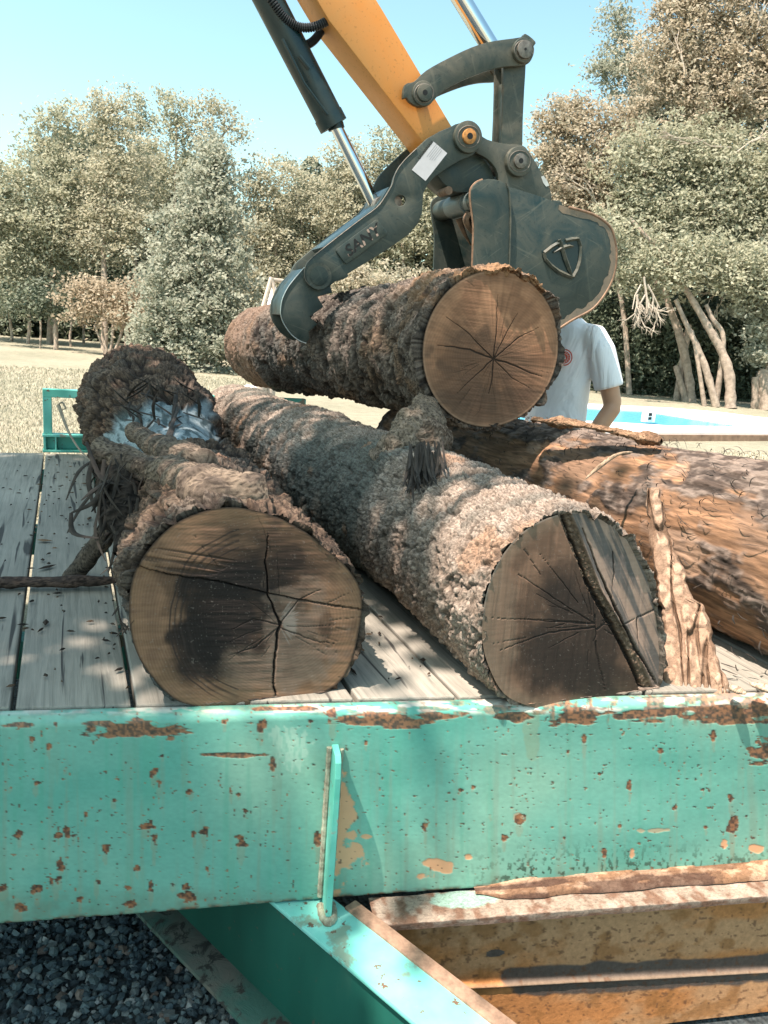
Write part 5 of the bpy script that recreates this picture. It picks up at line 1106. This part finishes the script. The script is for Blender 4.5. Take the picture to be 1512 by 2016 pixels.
def m_shirt():
    t = NT('white_cotton'); t.col((.84,.84,.86)); t.rough(.9); n = t.noise(6, 3, .5, stretch=(1,1,.4), dist=1.8); t.bump(n, .8, .035); return t.m
remesh('t_shirt', b, .010, m_shirt(), person, 5)
b = MB()
ell(b, [(pt(0,0,.80),.182,.135),(pt(0,0,.93),.170,.12)])
for sd in (-1,1): b.sweep([pt(sd*.085,0,.86),pt(sd*.10,.01,.66),pt(sd*.105,.015,.50)], [.112,.108,.105], 18)
remesh('shorts', b, .012, plain('shorts_cloth',(.06,.07,.09),.9), person, 3)
b = MB()
for sd in (-1,1): ell(b, [(pt(sd*.105,.04,.0),.050,.145),(pt(sd*.105,.04,.05),.052,.15),(pt(sd*.105,.0,.09),.045,.09),(pt(sd*.10,-.01,.13),.045,.05)])
b.build('shoes', plain('shoe',(.12,.11,.10),.8), person, smooth=True)
b = MB(); ell(b, [(pt(0,-.03,1.62),.074,.07),(pt(0,-.018,1.68),.084,.088),(pt(0,-.01,1.73),.083,.098),(pt(0,-.005,1.765),.06,.075),(pt(0,0,1.785),.02,.03)]); b.build('hair', plain('hair',(.05,.035,.025),.7,0,.3,60,.4), person, smooth=True)
for sd in (-1,1): 
    b = MB(); V = []; c = pt(sd*.030,.098,1.675); b.sweep([c+FWD*-.006, c, c+FWD*.006], [.004,.010,.003], 10); b.build('eye', plain('eye',(.05,.04,.04),.2), person, smooth=True)
b = MB(); b.sweep([pt(-.022,.112,1.598),pt(0,.118,1.595),pt(.022,.112,1.598)], [.002,.005,.002], 8); b.build('mouth', plain('lips',(.36,.14,.11),.5), person, smooth=True)
# round red print on the chest
def print_disc():
    c0 = pt(.115,.128,1.315); b = MB(); red = plain('red_print', (.72,.13,.09), .8, 0, .05, 30, 0)
    nv = FWD*.93+SIDE*.30; nv /= np.linalg.norm(nv); e1 = np.cross(nv,[0,0,1.]); e1 /= np.linalg.norm(e1); e2 = np.cross(e1,nv)
    def ring(r0, r1, off):
        V = []; n = 40
        for k in range(n):
            a = 2*pi*k/n
            for r_ in (r0, r1): V.append(c0+nv*off+r_*(cos(a)*e1+sin(a)*e2))
        return V, [(2*k,2*k+1,2*((k+1)%n)+1,2*((k+1)%n)) for k in range(n)]
    for r0, r1 in ((.034,.040),(.0,.029)):
        V, Fs = ring(max(r0,.0005), r1, .004); b.add(V, Fs)
    b.build('chest_print', red, person)
    b2 = MB(); V, Fs = ring(.017,.019,.006); b2.add(V, Fs)
    for k in range(14): a = 2*pi*k/14; q = c0+nv*.006+.0235*(cos(a)*e1+sin(a)*e2); b2.box(q, (.0022,.0014,.0005), (e1*cos(a)+e2*sin(a), -e1*sin(a)+e2*cos(a), nv))
    b2.add([c0+nv*.0065+e1*x+e2*y for x,y in ((-.010,-.008),(.010,-.008),(.002,.010),(-.002,.010))], [(0,1,2,3)])
    b2.build('print_detail', white, person)
print_disc()

# ------------------------------------------------------------------ trees
rng = np.random.default_rng(11)
def leaves(C, size, up=.35):
    n = len(C); a = rng.standard_normal((n,3)); a[:,2] = np.abs(a[:,2])*1.0+up; a -= view_bias*.35; a /= np.linalg.norm(a,axis=1)[:,None]
    t = rng.standard_normal((n,3)); t[:,2] -= .3; u = np.cross(a,t); u /= np.linalg.norm(u,axis=1)[:,None]; v = np.cross(a,u)
    s = size*rng.uniform(.6,1.4,n)[:,None]; u = u*s; v = v*s*.55
    V = np.stack([C-u, C-v+a*s*.12, C+u, C+v+a*s*.12], 1).reshape(-1,3); return V
view_bias = np.array([.35,.9,0])
def tree(name, label, cat, D, lobes, mat, trunks=(), size=.062, dens=1.0, clump=.20, trunkmat='trunk', group=None, twigs=(), depthk=.8, seed=0, dead=()):
    global rng
    rng = np.random.default_rng(100+seed)
    bx = np.mean([l[0] for l in lobes]); base = trunks[0][0] if trunks else (bx, lobes[-1][1])
    b0 = atd(base[0], base[1], D); root = tag(empty(name, (b0[0], b0[1], 0)), label, cat, group)
    allV = []; allc = []; Rk = D/F
    fdir = ray(bx, 500); fdir[2] = 0; fdir /= np.linalg.norm(fdir)
    for (x, y, rx, ry) in lobes:
        c = atd(x, y, D); e1 = ROT[:,0]; e2 = ROT[:,1]; rxm, rym = rx*Rk, ry*Rk; rz = (rxm+rym)/2*depthk
        ncl = max(8, int(dens*rx*ry/42)); nl = 30
        d = rng.standard_normal((ncl,3)); d /= np.linalg.norm(d,axis=1)[:,None]; r = rng.random(ncl)**.42*(1+.16*rng.standard_normal(ncl)); tuft = rng.random(ncl) < .16; r = np.where(tuft, rng.uniform(1.0,1.42,ncl), r)
        cc = c + (d[:,0]*r*rxm)[:,None]*e1 + (d[:,1]*r*rym)[:,None]*e2 + (d[:,2]*r*rz)[:,None]*fdir
        k = (rng.uniform(.6,1.5,ncl)*np.where(tuft,.62,1))[:,None,None]; L = cc[:,None]+rng.standard_normal((ncl,nl,3))*np.array([1,1,.62])*clump*k
        L = L.reshape(-1,3); L[:,2] = np.maximum(L[:,2], .03); allV.append(leaves(L, size)); tone = np.clip(np.repeat(rng.uniform(.0,1,ncl), nl)*.65 + rng.uniform(0,.35,len(L)), 0, 1); allc.append(np.repeat(tone,4))
    V = np.vstack(allV); c = np.concatenate(allc); npmesh('crown', V, np.arange(len(V)).reshape(-1,4), M[mat], root, np.stack([c,c,c],1), smooth=False)
    b = MB()
    for tr in trunks:
        P = [atd(x, y, D+dd) for x, y, dd in [(q+(0,))[:3] if len(q) == 3 else (q[0],q[1],0) for q in tr[:-1]]]; P[0][2] = min(P[0][2], 0) if tr[0][1] > 660 else P[0][2]
        w0, w1 = tr[-1]; P = spline(P, 5); b.sweep(P, list(np.linspace(w0*Rk, w1*Rk, len(P))*np.array([1+.12*rnd.uniform(-1,1) for _ in P])), 10)
    if trunks: b.build('trunk', M[trunkmat], root, smooth=True)
    if dead:
        for (x, y, ang, L, dep, spread) in dead:
            b = MB()
            st = [(np.array(atd(x,y,D-.8)), ang, L, dep)]
            while st:
                p, a, l, dp = st.pop(); q = p + (ROT[:,0]*cos(a) - ROT[:,1]*sin(a))*l*Rk + fdir*rnd.uniform(-.1,.1)
                mid = (p+q)/2 + (ROT[:,0]*rnd.uniform(-1,1)+ROT[:,1]*rnd.uniform(-1,1))*l*Rk*.10
                w = (.30+.40*dp)*Rk; b.sweep([p,mid,q], [w, w*.85, w*.6], 5, cap=False)
                if dp > 0:
                    for k in range(rnd.choice((2,2,3))): f = rnd.uniform(.35,1); st.append((p+(q-p)*f, a+rnd.uniform(-spread,spread), l*rnd.uniform(.5,.8), dp-1))
            b.build('dead_branch', M['deadwood'], root, smooth=True)
    return root
# left wood
tree('tree', 'olive green tree at the far left edge of the wood with a broad low crown', 'tree', 27, [(20,380,70,80),(50,450,90,90),(-60,420,90,110),(20,550,80,80)], 'leaf_olive', [((52,694),(58,640),(55,560),(4,2))], seed=1)
tree('tree', 'tall olive tree with a pointed top, second from the left edge', 'tree', 28, [(105,235,32,34),(150,235,30,40),(85,290,55,50),(120,340,80,70),(110,430,80,80),(150,500,60,60)], 'leaf_olive', [((97,694),(100,600),(104,470),(6,4)),((112,694),(104,640),(98,560),(4,3)),((110,500),(130,450),(148,420),(4,2))], seed=2)
tree('tree', 'tall tan leaved tree whose pale trunk shows high in its crown', 'tree', 27, [(205,210,36,34),(215,250,50,45),(235,320,75,60),(215,400,80,70),(190,470,60,60),(260,460,50,60)], 'leaf_tan', [((205,694),(207,600),(204,500),(206,380),(7,4)),((206,420),(225,395),(240,385),(4,2))], seed=3)
tree('tree', 'slim olive tree with a narrow spire rising behind the tan tree', 'tree', 30, [(262,205,22,32),(270,240,34,36),(285,290,34,50),(290,370,50,80)], 'leaf_olive', [((262,694),(266,560),(270,300),(4,2))], seed=4)
tree('tree', 'tall loose olive tree with upright tufts and sky gaps, left of the ivy-covered one', 'tree', 29, [(335,200,26,28),(348,225,34,40),(350,280,36,60),(330,350,40,60)], 'leaf_olive', [((340,694),(342,500),(348,240),(4,2))], dens=.8, seed=5)
tree('tree', 'tall ragged tree whose side tufts lean right into the sky above the lawn', 'tree', 29, [(405,210,30,28),(430,215,26,24),(462,240,20,22),(470,262,10,16),(400,260,34,50),(430,290,26,30)], 'leaf_tan', [((400,694),(404,500),(408,280),(4,2)),((405,330),(430,280),(455,245),(3,1))], dens=.8, seed=6)
tree('ivy_covered_tree', 'dense grey green cone-shaped tree standing forward of the left wood', 'tree', 21, [(418,300,26,30),(415,340,40,50),(405,400,62,60),(395,470,85,70),(380,545,105,75),(400,620,115,70),(395,690,120,52),(330,640,60,60),(300,680,45,40)], 'leaf_grey', [((400,745),(402,600),(405,380),(9,4))], dens=1.35, seed=7, size=.058, clump=.17)
tree('small_tree', 'small pale orange leaved tree at the wood edge, left of the cone-shaped tree', 'tree', 24, [(165,565,45,26),(200,590,70,30),(160,615,40,20),(250,580,50,34),(290,600,40,30),(230,625,60,24)], 'leaf_rust', [((212,698),(205,670),(200,640),(3,2)),((216,698),(222,660),(222,630),(3,2)),((222,698),(238,660),(246,630),(3,2)),((208,698),(196,665),(186,640),(2.5,2))], dens=.8, seed=8)
tree('shrub', 'dark green leafy shrub beneath the trees at the left wood edge', 'shrub', 25, [(75,585,60,36),(30,600,50,36),(110,605,50,26)], 'leaf_dark', [((110,694),(110,660),(108,630),(5,4)),((78,694),(80,660),(80,630),(2,2))], seed=9, dens=.6)
tree('tree', 'bushy tan tree directly right of the cone-shaped tree', 'tree', 30, [(510,350,45,45),(545,385,60,55),(500,430,50,70),(540,480,70,70),(500,560,50,60),(560,570,60,60)], 'leaf_tan', [((545,720),(545,560),(540,420),(5,3)),], seed=10)
tree('tree', 'feathery tree with a thin open top against the sky above the bushy tan tree', 'tree', 31, [(560,318,18,10),(575,330,22,14),(600,370,50,50),(610,440,60,70),(620,530,70,70)], 'leaf_olive', [((600,720),(600,560),(590,400),(570,330),(4,1.5))], dens=.75, seed=11)
tree('tree', 'rounded tan tree rising behind the hydraulic thumb cylinder', 'tree', 30, [(670,320,45,40),(700,345,60,50),(650,400,60,60),(700,440,70,70),(690,530,70,60)], 'leaf_tan', [((680,720),(675,560),(680,440),(684,380),(4,2))], seed=12)
tree('tree', 'rounded olive tree behind the thumb and bucket', 'tree', 30, [(770,290,60,38),(810,300,50,50),(760,360,60,60),(820,400,60,80),(780,470,80,70),(860,430,60,90),(900,380,60,80),(960,430,80,120)], 'leaf_olive', [((800,720),(795,560),(790,400),(5,3))], seed=13)
tree('pampas_shrub', 'pale fluffy whitish shrub below the thumb, behind the top log', 'shrub', 20, [(740,570,90,40),(700,600,60,34),(800,590,60,40),(760,620,120,40),(680,560,40,30)], 'leaf_pale', [], dens=1.6, size=.05, clump=.13, seed=14)
# right wood
tree('tree', 'rounded tan tree at the left end of the right-hand wood, seen beside the bucket link', 'tree', 25, [(1085,250,35,35),(1105,300,50,60),(1125,225,55,45),(1150,290,70,70),(1110,390,70,80),(1180,370,80,80),(1230,250,60,60)], 'leaf_brown', [((1240,770),(1225,600),(1180,420),(1150,330),(6,3))], dens=1.2, seed=20, dead=[(1190,420,-2.2,60,4,.55),(1160,360,-1.4,40,4,.6),(1230,400,-2.6,70,4,.5)])
tree('tree', 'tall silvery tree whose leaning top stands out left against the sky', 'tree', 28, [(1215,15,26,34),(1222,55,36,36),(1245,95,46,40),(1190,130,34,26),(1225,150,60,50),(1265,170,60,60)], 'leaf_grey', [((1300,780),(1290,500),(1250,200),(1220,30),(7,2))], dens=.9, seed=21)
tree('tree', 'big tan and grey tree filling the top right corner', 'tree', 25, [(1330,20,50,50),(1375,10,50,50),(1330,90,80,60),(1420,70,90,90),(1320,170,80,70),(1400,200,90,80),(1500,120,90,110),(1480,-60,120,80),(1600,100,120,160)], 'leaf_brown', [((1520,800),(1510,600),(1480,380),(1430,150),(9,4))], dens=1.2, seed=22, dead=[(1440,220,-.9,50,4,.6),(1350,150,-1.8,50,4,.5),(1490,60,-1.3,50,4,.6)])
tree('tree', 'wide olive tree in the middle of the right wood with bare twigs in its crown', 'tree', 24, [(1260,330,80,70),(1340,300,80,70),(1430,320,90,80),(1290,420,90,70),(1380,420,90,80),(1480,420,80,90),(1600,400,120,160)], 'leaf_olive', [((1362,798),(1352,720),(1335,650),(1316,600),(1300,540),(10,5)),((1346,700),(1352,665),(1356,640),(8,5)),((1352,795),(1342,760),(1330,720),(7,5))], dens=1.25, seed=23, dead=[(1440,290,-2.9,70,4,.5),(1450,300,-.6,60,4,.5),(1400,480,.6,60,4,.6),(1470,530,2.4,60,4,.5)])
tree('tree', 'leaning pale trunked tree with forked stems rising beyond the pool', 'tree', 22.5, [(1240,520,60,50),(1320,520,80,60),(1420,520,90,60),(1500,540,70,70),(1200,470,60,50)], 'leaf_olive', [((1440,794),(1436,740),(1420,690),(1392,640),(1350,570),(1300,500),(1240,430),(11,4)),((1412,792),(1392,735),(1376,690),(1352,640),(1330,590),(8,4)),((1392,770),(1372,700),(1362,650),(5,3)),((1426,700),(1424,670),(1404,630),(1390,600),(6,4))], dens=.95, seed=24, dead=[(1268,545,1.5,70,5,.75),(1262,560,1.9,50,4,.7),(1275,560,1.1,50,4,.7)])
tree('tree', 'thick pinkish broken trunk at the right edge with leafy shoots above', 'tree', 23, [(1500,600,60,60),(1560,560,80,90),(1490,690,30,40)], 'leaf_grey', [((1512,802),(1508,770),(1500,745),(1506,730),(14,10)),((1500,750),(1512,735),(1520,700),(9,7)),((1496,752),(1488,742),(8,7))], seed=25)
tree('shrub', 'dark green leafy thicket behind the pool and the white t-shirt', 'shrub', 26, [(1200,620,70,60),(1250,690,80,70),(1180,700,70,70),(1320,660,80,80),(1310,730,80,50)], 'leaf_dark', [], dens=1.5, seed=26, size=.07)
tree('shrub', 'dark green leafy thicket at the right edge behind the leaning pale trunks', 'shrub', 27, [(1400,650,80,80),(1470,640,80,90),(1390,740,70,55),(1470,750,80,50),(1560,700,90,90)], 'leaf_dark', [], dens=1.5, seed=27, size=.07)
def backwood():
    r = np.random.default_rng(77); global rng; rng = r; out = []
    for x0, x1, ytop, D in ((-200,60,380,32),(60,330,275,33),(330,420,330,33),(420,560,400,32),(540,1080,350,33),(1040,1260,330,30),(1240,1800,120,30)):
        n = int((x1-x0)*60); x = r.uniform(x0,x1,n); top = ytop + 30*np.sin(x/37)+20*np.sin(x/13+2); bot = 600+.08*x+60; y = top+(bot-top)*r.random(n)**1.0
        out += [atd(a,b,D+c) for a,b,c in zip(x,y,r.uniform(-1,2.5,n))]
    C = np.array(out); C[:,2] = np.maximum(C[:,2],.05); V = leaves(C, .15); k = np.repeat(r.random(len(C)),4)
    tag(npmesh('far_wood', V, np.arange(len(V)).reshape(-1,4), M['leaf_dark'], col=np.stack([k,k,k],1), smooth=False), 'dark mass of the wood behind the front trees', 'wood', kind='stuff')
backwood()
b = MB(); rq = random.Random(8)
for i, x in enumerate((20,140,165,245,300,325,150+130)):
    px_, D = x, 27+rq.random()*3; hz = 588+.079*x*0+ .079*(x-130); py_ = hz + F*1.55/D*1.02
    t = tree('slender_tree', ['slim bare stemmed young tree at the left frame edge','slim pale stem left of the orange small tree','thin grey stem between the tan tree and the orange small tree','slim stem directly right of the orange small tree','thin stem in the gap before the cone-shaped tree','rightmost thin stem beside the cone-shaped tree','short thin stem behind the orange small tree'][i], 'tree', D, [(x,590,24,20),(x+8,560,24,20)], 'leaf_dark' if i % 2 else 'leaf_grey', [((x,py_),(x+rq.uniform(-4,4),660),(x+rq.uniform(-8,8),590),(rq.uniform(2,4),2))], seed=40+i, group=None)
# overhanging tree beside the camera: throws the dappled shade over the trailer
def overhang():
    global rng; rng = np.random.default_rng(5); r = rng
    root = tag(empty('shade_tree', (-5.2,.5,0)), 'tall broad leaved tree beside the trailer, its boughs overhanging the deck', 'tree')
    cl = []
    while len(cl) < 210:                                                # boughs chosen by where their shade falls
        xs, ys, z = r.uniform(-1.6,1.35), r.uniform(.7,4.0), 5.4+r.uniform(-.5,1.2)
        if ys > 3.75 and r.random() < .8: continue
        if -.05 < xs < 1.0 and ys < 1.80: continue
        if xs > .55 and not (xs > .95 and 1.75 < ys < 2.45) and r.random() < .8: continue
        if .1 < xs < .55 and r.random() < .35: continue
        if xs > 1.0 and ys > 2.6: continue
        cl.append((xs-(z-.9)*.4415, ys-(z-.9)*.113, z))
    cl = np.array(cl); L = (cl[:,None]+r.standard_normal((len(cl),80,3))*np.array([.22,.20,.10])).reshape(-1,3)
    V = leaves(L, .062); k = np.repeat(r.random(len(L)),4); npmesh('crown', V, np.arange(len(V)).reshape(-1,4), M['leaf_olive'], root, np.stack([k,k,k],1), smooth=False)
    b = MB(); b.sweep(spline([(-5.2,.5,0),(-5.1,.5,2.5),(-4.8,.6,4.6),(-4.2,.8,6.5)],6), list(np.linspace(.26,.10,19)), 14)
    for q in range(9):
        a = (-4.9+.1*q,.55,4.0+.25*q); e = cl[int(r.integers(len(cl)))]; b.sweep(spline([a, ((a[0]+e[0])/2,(a[1]+e[1])/2,(a[2]+e[2])/2+.3), tuple(e)],6), list(np.linspace(.07,.015,13)), 8)
    b.build('trunk', M['trunk'], root, smooth=True)
overhang()
